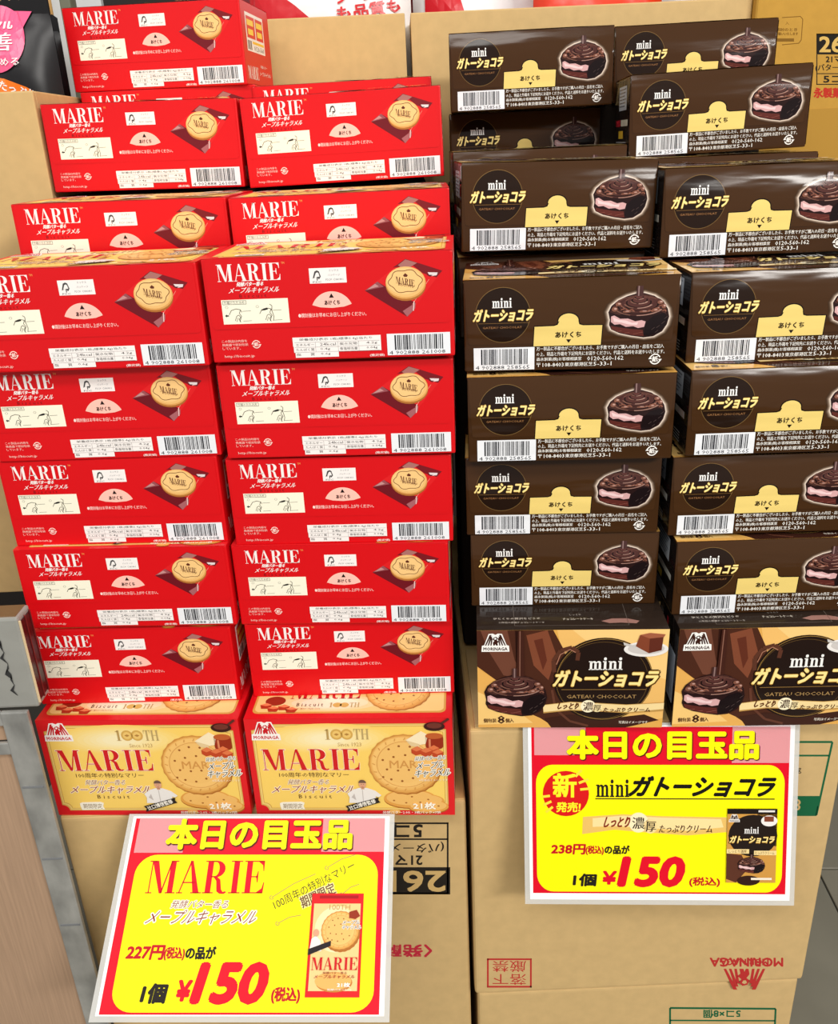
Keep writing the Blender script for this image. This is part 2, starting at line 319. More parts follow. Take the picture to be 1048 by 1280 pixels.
# ================================================================ red biscuit box
MW, MD, MH = .1545, .0904, .0643
def marie_front(D, hi=True):
    asp = MD/MW
    D.rect(0, 0, 1, 1, (222, 30, 36))
    # gold field with hollowed corners
    q = .035
    def fld(m, col, L):
        a, b, c, d = m, m/asp, 1-m, 1-m/asp; qv = q/asp
        D.poly([(a+q, b), (c-q, b)]+arc(c, b, q, qv, 180, 90, 5)[1:]+[(c, d-qv)]+arc(c, d, q, qv, 270, 180, 5)[1:]+[(a+q, d)]+arc(a, d, q, qv, 0, -90, 5)[1:]+[(a, b+qv)]+arc(a, b, q, qv, 90, 0, 5)[1:], col, L)
    fld(.030, (214, 176, 92), 1); fld(.036, (240, 204, 120), 2); fld(.044, (206, 156, 66), 3); fld(.047, (248, 208, 104), 4)
    for k in range(9): D.ell(.40, .20, .34-.032*k, .155-.013*k, (248, 209+3*k, 107+10*k), 5, 36); D.p[-1] = D.p[-1][:3]+(4.1+.1*k,)
    D.logo(.035, .035, .165, .195, WHITE, (200, 24, 34), 9)
    D.serif('1', .385, .10, .415, .205, (186, 152, 90), 9)
    for k in range(2):
        D.ell(.443+.05*k, .153, .029, .053, (214, 168, 84), 9); D.ell(.443+.05*k, .153, .02, .036, (236, 196, 112), 10); D.text('·', .43+.05*k, .14, .456+.05*k, .165, (180, 130, 60), 11)
    D.serif('TH', .525, .10, .60, .205, (186, 160, 104), 9)
    D.text('Since 1923', .445, .235, .56, .275, (190, 156, 96), 9)
    D.serif('MARIE', .065, .30, .55, .515, (255, 244, 220), 9, .02)
    D.serif('MARIE', .065, .30, .55, .515, (206, 30, 36), 10)
    D.text('100周年の特別なマリー', .14, .54, .485, .59, (96, 66, 34), 9)
    D.text('発酵バター香る', .18, .612, .385, .668, (134, 58, 28), 9, 0, .3, edge=((255, 240, 208), .05))
    D.text('メープルキャラメル', .10, .675, .51, .76, (150, 46, 26), 9, .01, .4, edge=((255, 240, 208), .06))
    D.text('B i s c u i t', .225, .775, .39, .815, (90, 60, 36), 9)
    D.poly([(.125, .865), (.14, .855), (.235, .85), (.25, .862), (.243, .9), (.25, .935), (.13, .94), (.125, .90)], (248, 240, 220), 9)
    D.text('期間限定', .14, .87, .238, .925, (132, 104, 70), 10)
    # biscuits
    for cx, cy, rx, ry in ((.87, .905, .10, .07), (.84, .845, .11, .075), (.78, .82, .13, .10), (.70, .965, .03, .02)):
        D.ell(cx, cy+.012, rx, ry, (176, 104, 36), 5); D.ell(cx, cy, rx, ry, (226, 160, 74), 6); D.ell(cx, cy-.008, rx*.9, ry*.8, (240, 186, 104), 7)
    for x, y in ((.70, .84), (.76, .865), (.83, .86), (.87, .83), (.79, .80), (.92, .90)): D.ell(x, y, .006, .008, (168, 104, 44), 8, 8)
    biscuit(D, .765, .46, .178, asp, 9)
    # ingredients
    D.poly([(.775, .21), (.85, .12), (.885, .16), (.87, .25), (.80, .27)], (246, 228, 190), 18); D.poly([(.775, .21), (.80, .27), (.84, .28), (.84, .25)], (226, 198, 150), 19)
    D.rrect(.87, .16, .955, .30, .02, .03, (150, 44, 20), 18); D.ell(.912, .17, .042, .03, (190, 92, 44), 19); D.rect(.885, .2, .895, .28, (216, 130, 90), 20)
    D.ell(.915, .075, .05, .045, (60, 22, 20), 20); D.ell(.915, .066, .036, .028, (110, 50, 40), 21); D.line([(.94, .06), (.985, .0)], .012, (90, 40, 34), 20, asp)
    for x, y in ((.80, .30), (.845, .315), (.88, .29), (.90, .33)):
        D.poly([(x, y), (x+.03, y-.03), (x+.055, y), (x+.05, y+.05), (x+.02, y+.065), (x, y+.04)], (190, 70, 34), 20); D.poly([(x, y), (x+.03, y-.03), (x+.055, y), (x+.024, y+.022)], (224, 118, 70), 21)
    W3 = ((255, 250, 236), .07)
    D.text('発酵バター香る', .815, .375, .965, .42, (60, 40, 20), 23, 0, .2, edge=W3, drop=-.015)
    D.text('メープル', .825, .43, .955, .505, (50, 40, 20), 23, .01, .3, edge=W3, drop=-.015)
    D.text('キャラメル', .815, .51, .985, .59, (50, 40, 20), 23, .01, .3, edge=W3, drop=-.015)
    D.text('※写真はイメージです', .83, .605, .97, .63, (250, 240, 220), 23)
    # patissier
    D.poly([(.475, .86), (.48, .80), (.47, .76), (.50, .72), (.53, .70), (.57, .70), (.61, .73), (.64, .78), (.625, .80), (.61, .79), (.612, .86)], (236, 230, 224), 18)
    D.poly([(.49, .80), (.505, .76), (.512, .83)], (196, 186, 180), 19); D.rect(.545, .72, .549, .85, (200, 192, 186), 19)
    D.ell(.549, .662, .018, .042, (222, 164, 130), 19, 16); D.poly(arc(.549, .648, .019, .034, 180, 360, 8), (110, 84, 70), 20); D.rect(.541, .695, .557, .715, (214, 156, 122), 19)
    D.rect(.542, .66, .547, .664, (70, 44, 36), 21); D.rect(.552, .66, .557, .664, (70, 44, 36), 21); D.rect(.544, .682, .554, .686, (180, 80, 70), 21)
    D.poly([(.455, .895), (.625, .80), (.622, .83), (.632, .855), (.462, .955), (.468, .92)], (40, 32, 30), 21)
    D.rtext('辻口博啓監修', .478, .938, .612, .858, .045, (250, 244, 230), 22, .02, asp)
    D.text('21枚', .795, .855, .905, .925, (255, 248, 230), 25, .03)
    D.text('発酵バター2.0%・3枚パック×7袋', .64, .945, .93, .975, (255, 248, 236), 25, .01)

def make_marie():
    root = empty('biscuit_box')
    red = mat(RED, 'card'); asp = MH/MW
    body = link('carton_body', box_mesh('carton_body', (0, 0, 0), (MW, MD, MH), red, .0010), root)
    F = lambda u, v, o: (u*MW, -o, (1-v)*MH)                # opening side, faces -Y
    T = lambda u, v, o: (u*MW, (1-v)*MD, MH+o)              # big face on top
    B = lambda u, v, o: (u*MW, MD+o, v*MH)                  # long side opposite; becomes the top when the box stands
    E = lambda u, v, o: (MW+o, u*MD, (1-v)*MH)              # right end
    W_ = lambda u, v, o: (-o, (1-u)*MD, (1-v)*MH)
    # closing flap: a thin board lying on the opening side
    u0, u1, v1, r = .012, .988, .672, .02
    out = [(u0, .006), (u1, .006)]+arc(u1-r, v1-r/asp, r, r/asp, 0, 90, 5)+arc(u0+r, v1-r/asp, r, r/asp, 90, 180, 5)
    V = [F(u, v, .00035) for u, v in out]+[F(u, v, 0) for u, v in out]; n = len(out)
    Fc = [tuple(range(n))[::-1]]+[(i, (i+1) % n, n+(i+1) % n, n+i) for i in range(n)]
    link('closing_flap', mesh_pd('closing_flap', V, Fc, [red]), root)
    b0 = .00042
    D = Design('card', MH/MW)
    D.serif('MARIE', .060, .055, .318, .215, WHITE, 0)
    D.text('TM', .322, .05, .335, .07, (250, 170, 90), 0)
    D.text('発酵バター香る', .135, .225, .243, .265, WHITE, 0, .03, .3)
    D.text('メープルキャラメル', .103, .272, .305, .33, WHITE, 0, .02, .5)
    D.text('B i s c u i t', .14, .34, .25, .372, (120, 8, 16), 0)
    D.ring(.90, -.02, .055, .055/asp, .0012, (196, 6, 18), 0, 20, 20, 160)
    D.p.pop(); D.build('title_print', F, root, base=b0)
    D = Design('card', asp); D.text('●開封後はお早めにお召し上がりください。', .372, .54, .648, .582, (255, 220, 212), 0, .01); D.build('serving_note', F, root, base=b0)
    D = Design('card', asp)
    for i, s in enumerate(('この製品は内容を', '熱風器で密封包装', 'しています。')): D.text(s, .045, .775+.036*i, (.15, .153, .12)[i], .802+.036*i, (250, 190, 180), 0, .02)
    D.build('packing_note', F, root, base=b0); D = Design('card', asp)
    recycle(D, .187, .825, .017, asp, (255, 214, 204), 0); D.build('recycling_mark', F, root, base=b0); D = Design('card', asp)
    D.text('http://biscuit.jp', .05, .925, .175, .958, (250, 200, 190), 0, .01)
    D.build('address_print', F, root, base=b0); D = Design('card', asp)
    D.text('(推定値)', .652, .955, .712, .985, WHITE, 0, .02)
    D.build('estimate_note', F, root, base=b0)
    D = Design('card', MH/MW)
    D.rect(.430, .120, .578, .262, WHITE)
    D.poly([(.443, .215), (.452, .15), (.462, .14), (.47, .15), (.476, .2), (.468, .225), (.463, .21), (.463, .235), (.459, .235), (.459, .2)], (70, 70, 70), 1)
    D.poly([(.450, .205), (.457, .165), (.463, .158), (.468, .168), (.471, .2), (.464, .2)], WHITE, 2)
    D.text('FSC', .443, .24, .477, .256, (90, 90, 90), 1, .02)
    for i, s in enumerate(('ミックス', 'パッケージ', 'FSC® C081801')): D.text(s, (.51, .505, .495)[i], .135+.042*i, (.548, .553, .565)[i], .155+.042*i, (120, 120, 124), 1)
    D.build('certification_panel', F, root, base=b0)
    D = Design('card', MH/MW)
    D.poly(arc(.512, .475, .0865, .0865/asp, 204, 336, 18)[::1], (255, 196, 180)) if False else D.poly([(.512+.0870*math.sin(math.radians(t)), .340+.0870/asp*(1-math.cos(math.radians(t)))) for t in range(-67, 68, 5)]+[(.591, .465), (.56, .488), (.512, .497), (.464, .488), (.433, .465)], (255, 196, 180))
    D.poly([(.502, .40), (.522, .40), (.512, .358)], (30, 16, 16), 1); D.text('あけくち', .482, .425, .545, .468, (50, 14, 14), 1, .03)
    D.build('opening_mark', F, root, base=b0)
    D = Design('card', MH/MW)
    D.rect(.063, .388, .335, .622, (248, 244, 222)); K = (84, 78, 64)
    D.frame(.068, .397, .165, .434, .0015, K, 1, asp); D.text('外箱のたたみ方', .074, .403, .158, .428, K, 1)
    D.ring(.083, .46, .006, .012, .001, K, 1); D.ring(.208, .46, .006, .012, .001, K, 1)
    for o, s in ((0, 1), (.125, 1)):
        D.line([(.09+o, .53), (.10+o, .49), (.12+o, .475), (.138+o, .485), (.142+o, .51)], .0024, K, 1, asp)
        D.line([(.138+o, .485), (.132+o, .52), (.14+o, .55), (.128+o, .575), (.134+o, .605)], .0024, K, 1, asp)
        D.line([(.112+o, .59), (.12+o, .545), (.128+o, .535), (.137+o, .56), (.130+o, .60)], .0022, K, 1, asp)
        D.line([(.118+o, .6), (.125+o, .56)], .0018, K, 1, asp)
        D.line([(.145+o, .50), (.18+o, .498)], .0015, K, 1, asp); D.line([(.145+o, .595), (.18+o, .593)], .0015, K, 1, asp)
    D.line([(.259, .44), (.268, .455), (.266, .5), (.272, .56), (.268, .60)], .0024, K, 1, asp)
    D.poly([(.072, .54), (.08, .525), (.08, .534), (.088, .534), (.088, .546), (.08, .546), (.08, .555)], (30, 30, 30), 1)
    D.poly([(.222, .50), (.235, .478), (.25, .475), (.25, .49), (.238, .497)], (30, 30, 30), 1)
    D.build('instruction_panel', F, root, base=b0)
    D = Design('card', MH/MW); G = (150, 140, 140); G2 = (50, 44, 46)
    D.rect(.338, .772, .700, .862, WHITE); D.rect(.340, .862, .700, .922, WHITE); D.rect(.345, .922, .524, .972, WHITE)
    D.text('栄養成分表示 1枚(標準5.4g)当たり', .365, .782, .665, .812, G2, 1)
    for y in (.822, .870, .918): D.rect(.345, y, .695, y+.003, G, 1)
    for x in (.43, .523, .608): D.rect(x, .822, x+.0012, .92, G, 1)
    for i, (p, q, t, z) in enumerate((('エネルギー', '24kcal', '炭水化物', '4.2g'), ('たんぱく質', '0.4g', '食塩相当量', '0.04g'), ('脂　　質', '0.6g', None, None))):
        y = .832+.048*i
        D.text(p, .35, y, .425, y+.028, G2, 1); D.text(q, .45, y, .515 if i == 0 else .49, y+.028, G2, 1)
        if t: D.text(t, .53, y, .603, y+.028, G2, 1); D.text(z, .64, y, .685, y+.028, G2, 1)
    D.build('nutrition_panel', F, root, base=b0)
    D = Design('card', MH/MW); barcode(D, .725, .765, .982, .975, '4 902888 261008', 0); D.build('barcode', F, root, base=b0)
    # wrapped biscuit picture
    D = Design('card', MH/MW)
    D.poly([(.648, .345), (.815, .065), (.958, .185), (.812, .605)], (222, 26, 30))
    D.poly([(.648, .345), (.70, .265), (.76, .36), (.848, .475), (.812, .605)], (108, 12, 26), 1)
    D.poly([(.648, .345), (.70, .265), (.725, .315)], (150, 78, 84), 2); D.poly([(.658, .335), (.69, .285), (.705, .31)], (196, 140, 138), 3)
    D.poly([(.795, .55), (.848, .475), (.845, .53), (.812, .605)], (166, 96, 100), 2)
    D.poly([(.765, .14), (.815, .065), (.958, .185), (.935, .245), (.88, .2), (.845, .13)], (120, 18, 28), 1)
    D.poly([(.785, .12), (.815, .07), (.86, .105), (.835, .14), (.80, .15)], (170, 110, 104), 2)
    D.poly([(.90, .195), (.94, .20), (.936, .225), (.91, .232)], (228, 216, 216), 3); D.poly([(.895, .215), (.92, .222), (.91, .235)], (90, 20, 30), 4)
    D.line([(.905, .26), (.835, .49)], .0016, (244, 150, 130), 2, asp); D.line([(.842, .46), (.838, .55)], .003, (250, 220, 214), 3, asp)
    D.ell(.812, .305, .080, .150, (176, 108, 46), 3); D.ell(.812, .285, .080, .150, (222, 162, 88), 4); D.ell(.811, .277, .077, .143, (238, 188, 116), 5); D.ell(.808, .27, .07, .125, (245, 200, 132), 6)
    pts = []
    for i in range(60):
        a = 2*math.pi*i/60; k = 1.06+.08*math.cos(a*6+.6)
        pts.append((.811+.060*k*math.cos(a), .270+.098*k*math.sin(a)))
    D.line(pts+[pts[0]], .0026, (112, 62, 24), 7, asp)
    def tilt(sub, a, b, c, d):   # letters printed slightly askew on the biscuit
        n = len(D.p); D.serif(sub, a, b, c, d, (96, 44, 26), 8); V, Fs, cc, L = D.p.pop()
        D.p.append(([(x+.04*(.28-y)*0-.0, y+(x-a)*.55) for x, y in V], Fs, cc, L))
    tilt('MARIE', .774, .222, .848, .285)
    D.poly([(.803, .215), (.812, .195), (.822, .215), (.818, .23), (.807, .228)], (96, 44, 26), 8); D.rtext('BISCUITS', .782, .305, .842, .335, .024, (110, 56, 30), 8, 0, asp)
    D.build('biscuit_picture', F, root, base=b0)
    # big face
    D = Design('card', MD/MW); marie_front(D); D.build('front_print', T, root)
    # long side that lies on top of a standing box
    D = Design('card', MH/MW); a2 = MH/MW
    D.rect(0, 0, 1, 1, (218, 18, 28)); D.rrect(.03, .07, .97, .90, .03, .07, (214, 160, 76), 1); D.rrect(.04, .09, .96, .87, .03, .07, (244, 206, 132), 2)
    for k, c in enumerate([(246, 216, 158), (249, 226, 184), (250, 234, 204)]): D.ell(.40, .7, .24-.05*k, .16-.03*k, c, 3+k)
    D.text('B i s c u i t', .24, .70, .37, .77, (80, 44, 26), 7, .01); D.text('発酵バター香るメープルキャラメル', .22, .80, .36, .83, (150, 70, 50), 7)
    D.serif('MARIE', .2, .3, .55, .62, (206, 30, 36), 7)
    D.serif('1', .40, .70, .42, .79, (186, 152, 90), 7); D.ell(.44, .745, .022, .045, (214, 168, 84), 7); D.ell(.475, .745, .022, .045, (214, 168, 84), 7); D.serif('TH', .50, .70, .55, .79, (186, 160, 104), 7)
    biscuit(D, .73, .47, .16, a2, 8)
    for x, y in ((.06, .74), (.10, .80), (.15, .77), (.19, .82)):
        D.poly([(x, y), (x+.03, y-.04), (x+.06, y), (x+.05, y+.07), (x+.01, y+.07)], (176, 50, 24), 8); D.poly([(x, y), (x+.03, y-.04), (x+.06, y), (x+.03, y+.02)], (232, 130, 84), 9)
    D.ell(.13, .66, .05, .09, (150, 40, 20), 7)
    D.build('gold_side_print', B, root)
    # ends
    for fn in (E, W_):
        D = Design('card', MH/MW)
        D.rect(.14, .12, .78, .58, WHITE); D.rect(.17, .16, .46, .42, (222, 40, 36), 1); D.rect(.49, .16, .75, .42, (222, 40, 36), 1)
        for x in (.19, .51):
            D.rect(x, .20, x+.22, .27, (250, 214, 80), 2); D.rect(x+.02, .31, x+.20, .38, (250, 214, 80), 2)
        D.rect(.34, .45, .75, .48, (246, 196, 40), 1); D.text('0120-560', .38, .50, .74, .56, (60, 60, 60), 1, .02)
        for k in range(3): D.rect(.17+.05*k, .45, .20+.05*k, .56, (60, 60, 60), 1)
        D.serif('MARIE', .08, .76, .46, .92, WHITE, 1); D.text('メープルキャラメル', .5, .80, .92, .86, WHITE, 1, .02); D.text('発酵バター', .55, .72, .8, .76, WHITE, 1)
        D.build('end_print', fn, root)
    return root

# ================================================================ brown cake box
CW, CD, CH = .1345, .0832, .0583
BRN = (62, 38, 18); BGOLD = (236, 208, 122)
def choc_title(D, a, b, c, d, L, bold=.035):
    D.text('ガトーショコラ', a, b, c, d, (36, 20, 10), L, bold+.09, .22)
    D.text('ガトーショコラ', a, b, c, d, (184, 138, 58), L+1, bold+.03, .22)
    D.text('ガトーショコラ', a+.001, b+.002, c-.001, d-.004, (252, 230, 150), L+2, bold, .22)
def choc_front(D):
    asp = CD/CW
    D.rect(0, 0, 1, 1, (226, 170, 84))
    D.poly([(.42, 0), (1, 0), (1, .9), (.8, 1), (.5, .6)], (238, 188, 108), 1); D.poly([(.5, 0), (1, 0), (1, .5), (.7, .3)], (246, 204, 130), 2)
    # chocolate streams
    D.poly([(0, 0), (.40, 0), (.46, .2), (.5, .55), (.62, .9), (.74, 1), (.36, 1), (.22, .7), (.1, .5), (0, .36)], (74, 40, 28), 3)
    D.poly([(.02, 0), (.16, 0), (.2, .3), (.26, .5), (.14, .45), (.06, .2)], (110, 66, 50), 4)
    D.poly([(.20, 0), (.24, 0), (.25, .45), (.21, .45)], (50, 24, 18), 5); D.poly([(.26, .05), (.37, .0), (.42, .25), (.38, .5), (.3, .35)], (126, 70, 48), 4); D.poly([(.30, .1), (.345, .08), (.37, .3), (.35, .4)], (96, 46, 32), 5)
    D.poly([(0, .38), (.1, .5), (.2, .78), (.34, .9), (.42, 1), (0, 1)], (230, 174, 90), 4); D.poly([(0, .62), (.2, .8), (.3, .95), (0, .97)], (243, 200, 122), 5)
    D.poly([(.36, .9), (.5, .86), (.72, .9), (.9, .86), (.98, .92), (.8, 1), (.4, 1)], (60, 32, 24), 6)
    # dark disc with thin gold rings
    D.ell(.67, .5, .262, .262/asp, (34, 22, 18), 7, 48); D.ring(.675, .5, .255, .255/asp, .003, (160, 124, 62), 8, 48); D.ring(.665, .51, .243, .243/asp, .002, (110, 82, 44), 8, 48)
    D.line([(.41, .42), (.405, .3), (.44, .2), (.50, .17), (.535, .22), (.53, .30)], .022, (90, 52, 38), 9, asp); D.line([(.42, .34), (.44, .24), (.49, .19), (.52, .22)], .005, (170, 116, 92), 10, asp)
    D.line([(.40, .6), (.42, .8), (.5, .93), (.6, .98)], .014, (96, 56, 42), 9, asp)
    D.serif('mini', .59, .27, .77, .395, (248, 246, 242), 11, .01)
    choc_title(D, .415, .40, .955, .565, 11)
    D.rect(.45, .595, .90, .599, (170, 130, 70), 11); D.text('GATEAU CHOCOLAT', .48, .652, .85, .688, (176, 140, 88), 11)
    for i in range(10):
        pass
    rb = [(.36, .77)]+[(.36+.064*i, .745+.02*math.sin(i*.7)) for i in range(1, 11)]
    rb2 = [(x, y+.085) for x, y in rb[::-1]]
    D.poly([(.352, .755), (.5, .722), (.64, .735), (.8, .752), (1.0, .73), (1.0, .82), (.82, .845), (.64, .825), (.5, .815), (.356, .845)], (190, 146, 78), 12)
    D.poly([(.353, .76), (.5, .728), (.64, .741), (.8, .758), (1.0, .736), (1.0, .80), (.82, .832), (.64, .815), (.5, .805), (.357, .83)], (244, 218, 158), 13)
    D.ell(.596, .77, .040, .04/asp, (252, 240, 204), 14); D.ell(.645, .785, .028, .028/asp, (246, 226, 170), 14)
    D.text('しっとり', .435, .735, .545, .80, (96, 50, 20), 15, .04, .3); D.text('濃', .57, .725, .622, .815, (60, 30, 20), 15, .015); D.text('厚', .627, .755, .667, .82, (60, 30, 20), 15, .01)
    D.text('たっぷりクリーム', .68, .785, .93, .828, (90, 50, 20), 15, .035, .2)
    D.logo(.03, .04, .165, .195, (248, 246, 242), (60, 30, 22), 12)
    cake(D, .035, .40, .375, .875, 12, False)
    D.poly([(.215, 0), (.245, 0), (.25, .45), (.21, .45)], (66, 34, 26), 30); D.rect(.224, 0, .229, .45, (140, 96, 80), 31)
    # slice on a plate
    D.ell(.885, .19, .115, .075, (236, 232, 228), 12); D.ell(.885, .185, .095, .055, (206, 200, 196), 13)
    D.poly([(.83, .16), (.85, .05), (.97, .065), (.965, .2), (.90, .23)], (130, 66, 44), 14); D.poly([(.85, .05), (.90, .03), (.98, .045), (.97, .075), (.9, .085)], (160, 92, 66), 15); D.poly([(.90, .085), (.97, .07), (.965, .2), (.90, .23)], (96, 44, 32), 15)
    D.poly([(.765, .12), (.83, .16), (.83, .175), (.77, .15)], (200, 196, 192), 14)
    D.text('個包装', .03, .90, .10, .945, (80, 40, 20), 12, .02); D.text('8', .107, .87, .145, .955, (60, 30, 20), 12, .02); D.text('個入', .15, .90, .195, .945, (80, 40, 20), 12, .02)
    D.text('写真はイメージです', .765, .925, .92, .955, (236, 226, 210), 12, .02)

def make_choc():
    root = empty('cake_box')
    m = mat(BRN, 'film'); asp = CH/CW
    link('carton_body', box_mesh('carton_body', (0, 0, 0), (CW, CD, CH), m, .0012), root)
    F = lambda u, v, o: (u*CW, -o, (1-v)*CH)
    T = lambda u, v, o: (u*CW, (1-v)*CD, CH+o)
    B = lambda u, v, o: (u*CW, CD+o, v*CH)
    E = lambda u, v, o: (CW+o, u*CD, (1-v)*CH)
    W_ = lambda u, v, o: (-o, (1-u)*CD, (1-v)*CH)
    r = .014; v1 = .70
    out = [(.004, .006), (.996, .006)]+arc(.975-r, v1-r/asp, r, r/asp, 0, 90, 4)+arc(.02+r, v1-r/asp, r, r/asp, 90, 180, 4)
    V = [F(u, v, .0003) for u, v in out]+[F(u, v, 0) for u, v in out]; n = len(out)
    link('closing_flap', mesh_pd('closing_flap', V, [tuple(range(n))[::-1]]+[(i, (i+1) % n, n+(i+1) % n, n+i) for i in range(n)], [mat((66, 41, 20), 'film')]), root)
    b0 = .00036
    D = Design('film', CH/CW)
    D.ell(.185, .38, .130, .130/asp, (34, 20, 12)); D.ring(.185, .38, .130, .130/asp, .0026, (120, 92, 52), 1, 48)
    D.serif('mini', .135, .195, .228, .300, (246, 244, 240), 2, .01)
    D.rect(.07, .465, .31, .468, (150, 110, 60), 2); D.text('GATEAU CHOCOLAT', .09, .502, .275, .525, (160, 112, 70), 2, .01)
    choc_title(D, .05, .315, .325, .445, 3)
    D.build('title_print', F, root, base=b0); D = Design('film', asp)
    for t, x0, e, i in (('万一製品に不都合がございましたら、お手数ですがご購入の月日・店名をご記入', .345, .94, 0), ('の上、現品と外箱を下記宛先にお送りください。代品と送料をお送りいたします。', .345, .945, 1),
                        ('森永製菓(株)お客様相談室', .345, .558, 2), ('0120-560-162', .585, .755, 2), ('〒108-8403', .345, .475, 3), ('東京都港区芝', .48, .612, 3), ('5-33-1', .616, .70, 3)):
        D.text(t, x0, .735+.06*i, e, .780+.06*i, (244, 240, 232), 2, .012)
    D.build('notice_print', F, root, base=b0); D = Design('film', asp)
    recycle(D, .903, .90, .026, asp, (244, 240, 234), 2); D.build('recycling_mark', F, root, base=b0)
    D = Design('film', CH/CW)
    D.poly([(.33, .505), (.425, .50), (.436, .49), (.445, .46)]+arc(.492, .455, .052, .088, 170, 370, 14)+[(.549, .49), (.56, .50), (.655, .505), (.65, .735), (.326, .735)], (22, 14, 10), 0)
    D.poly([(.334, .515), (.425, .512), (.442, .50), (.45, .46)]+arc(.492, .46, .047, .080, 175, 365, 14)+[(.543, .50), (.56, .512), (.650, .515), (.646, .728), (.330, .728)], BGOLD, 1)
    D.text('あけくち', .432, .578, .553, .64, (44, 30, 14), 2, .035); D.poly([(.483, .66), (.507, .66), (.495, .70)], (30, 20, 12), 2)
    D.build('opening_tab', F, root, base=b0)
    D = Design('film', CH/CW); barcode(D, .045, .735, .335, .985, '4 902888 258565', 0); D.build('barcode', F, root, base=b0)
    D = Design('film', CH/CW); cake(D, .675, .14, .955, .66, 0); D.build('cake_picture', F, root, base=b0)
    D = Design('film', CD/CW); choc_front(D); D.build('front_print', T, root)
    D = Design('film', CH/CW)
    D.rect(0, 0, 1, 1, (44, 34, 28)); D.frame(.2, .2, .8, .9, .002, (110, 100, 92), 1, asp)
    D.text('ひとくちの贅沢をどうぞ', .09, .70, .34, .75, (190, 180, 168), 1, .02); D.text('11年目の感謝チョコレートケーキ', .12, .80, .36, .84, (170, 160, 150), 1, .02); D.text('チョコレートケーキ', .46, .72, .62, .77, (200, 190, 176), 1, .02); D.text('しっとり', .5, .62, .56, .66, (180, 170, 160), 1)
    D.poly([(.66, .80), (.72, .74), (.80, .74), (.86, .80), (.84, .86), (.76, .84), (.7, .85)], (150, 110, 100), 1)
    D.build('dark_side_print', B, root)
    for fn in (E, W_):
        D = Design('film', CH/CW)
        D.rect(.0, .03, 1, .97, (30, 24, 22)); D.rect(.30, .10, .80, .40, (176, 182, 190), 1)
        for k in range(6): D.rect(.33, .13+.042*k, .76-.04*(k % 3), .145+.042*k, (110, 114, 122), 2)
        D.rect(.1, .52, .4, .60, (200, 40, 60), 1); D.rect(.45, .52, .9, .60, (200, 200, 190), 1); D.rect(.3, .66, .6, .76, (226, 190, 60), 1)
        for k in range(4): D.rect(.12, .80+.035*k, .8, .815+.035*k, (170, 170, 170), 1)
        D.build('end_print', fn, root)
    return root

# ================================================================ place the boxes
marie0 = make_marie(); choc0 = make_choc(); used = set()
PLACED = {}
def place(kind, x, y, z, yaw, label, group, stand=False, tilt=0.0):
    src = marie0 if kind == 'm' else choc0
    o = src if kind not in used else copy_tree(src)
    used.add(kind)
    h = MH if kind == 'm' else CH
    ya = math.radians(yaw)
    M = Matrix.Translation((x, y, z)) @ Matrix.Rotation(ya, 4, 'Z') @ Matrix.Rotation(-math.radians(tilt), 4, 'Y')
    if stand: M = M @ Matrix.Translation((0, h, 0)) @ Matrix.Rotation(math.pi/2, 4, 'X')
    o.location = M.to_translation(); o.rotation_euler = M.to_euler()
    tag(o, label, 'biscuit box' if kind == 'm' else 'cake box', group)
    return o
GL, GR = 'red biscuit boxes of the left red column', 'red biscuit boxes of the right red column'
GB = 'red biscuit boxes set back at the top'
hM, HM = .0635, .0877
lm = [(-.2955, .543, 0, -3.6, 'standing gold-faced biscuit box at the foot of the left red column, big front showing'),
      (-.2975, .563, .0908, -2.3, 'red biscuit box lying directly on the standing gold-faced box in the left column'),
      (-.2915, .564, .1575, -3.0, 'red biscuit box, third from the bottom in the left red column'),
      (-.2910, .571, .2220, -3.2, 'red biscuit box, fourth from the bottom in the left red column'),
      (-.2875, .569, .2866, -2.2, 'red biscuit box, fifth from the bottom in the left red column, left end cut off'),
      (-.2845, .558, .3515, -2.5, 'red biscuit box topping the front left column, cut by the frame')]
rm = [(-.1370, .533, 0, -3.6, 'standing gold-faced biscuit box at the foot of the right red column, beside the brown boxes'),
      (-.1335, .561, .0906, -2.5, 'red biscuit box lying directly on the standing gold-faced box in the right red column'),
      (-.1350, .560, .1550, -4.0, 'red biscuit box, third from the bottom in the right red column'),
      (-.1310, .561, .2194, -3.5, 'red biscuit box, fourth from the bottom in the right red column'),
      (-.1280, .558, .2855, -3.6, 'red biscuit box, fifth from the bottom in the right red column'),
      (-.1270, .551, .3530, -3.6, 'largest-looking red biscuit box, topping the front right red column')]
for g, st in ((GL, lm), (GR, rm)):
    for i, (x, y, z, yw, lab) in enumerate(st): place('m', x, y, z, yw, lab, g, i == 0)
pq = at(315, 108, .828); pc = at(566, 190.5, .722)
for x, y, z, yw, ti, lab in [
    (-.2805, .656, .3850, -3.0, -.4, 'half-hidden red biscuit box set back behind the top of the left red column'),
    (-.1230, .643, .3830, -1.2, .3, 'half-hidden red biscuit box set back behind the top of the right red column'),
    (-.2815, .749, .4530, -3.0, -.7, 'red biscuit box in the third row back on the left, beside the cardboard side'),
    (-.1225, .737, .4500, -2.6, 1.1, 'red biscuit box in the third row back on the right, below the bare cardboard back'),
    (-.2840, .847, .5308, -6.5, -.3, 'topmost red biscuit box, in the upper left corner, with its stickered end showing'),
    (-.2790, .843, .4660, -3.0, 0, 'red biscuit box directly under the topmost one, only its upper edge showing'),
    (pq.x, .832, pq.z-MH, -2.2, .6, 'red biscuit box peeking up behind the right-hand box of the third red row')]:
    place('m', x, y, z, yw, lab, GB, False, ti)
GC, GD, GE = 'brown cake boxes of the left brown column', 'brown cake boxes of the right brown column', 'brown cake boxes set back at the top'
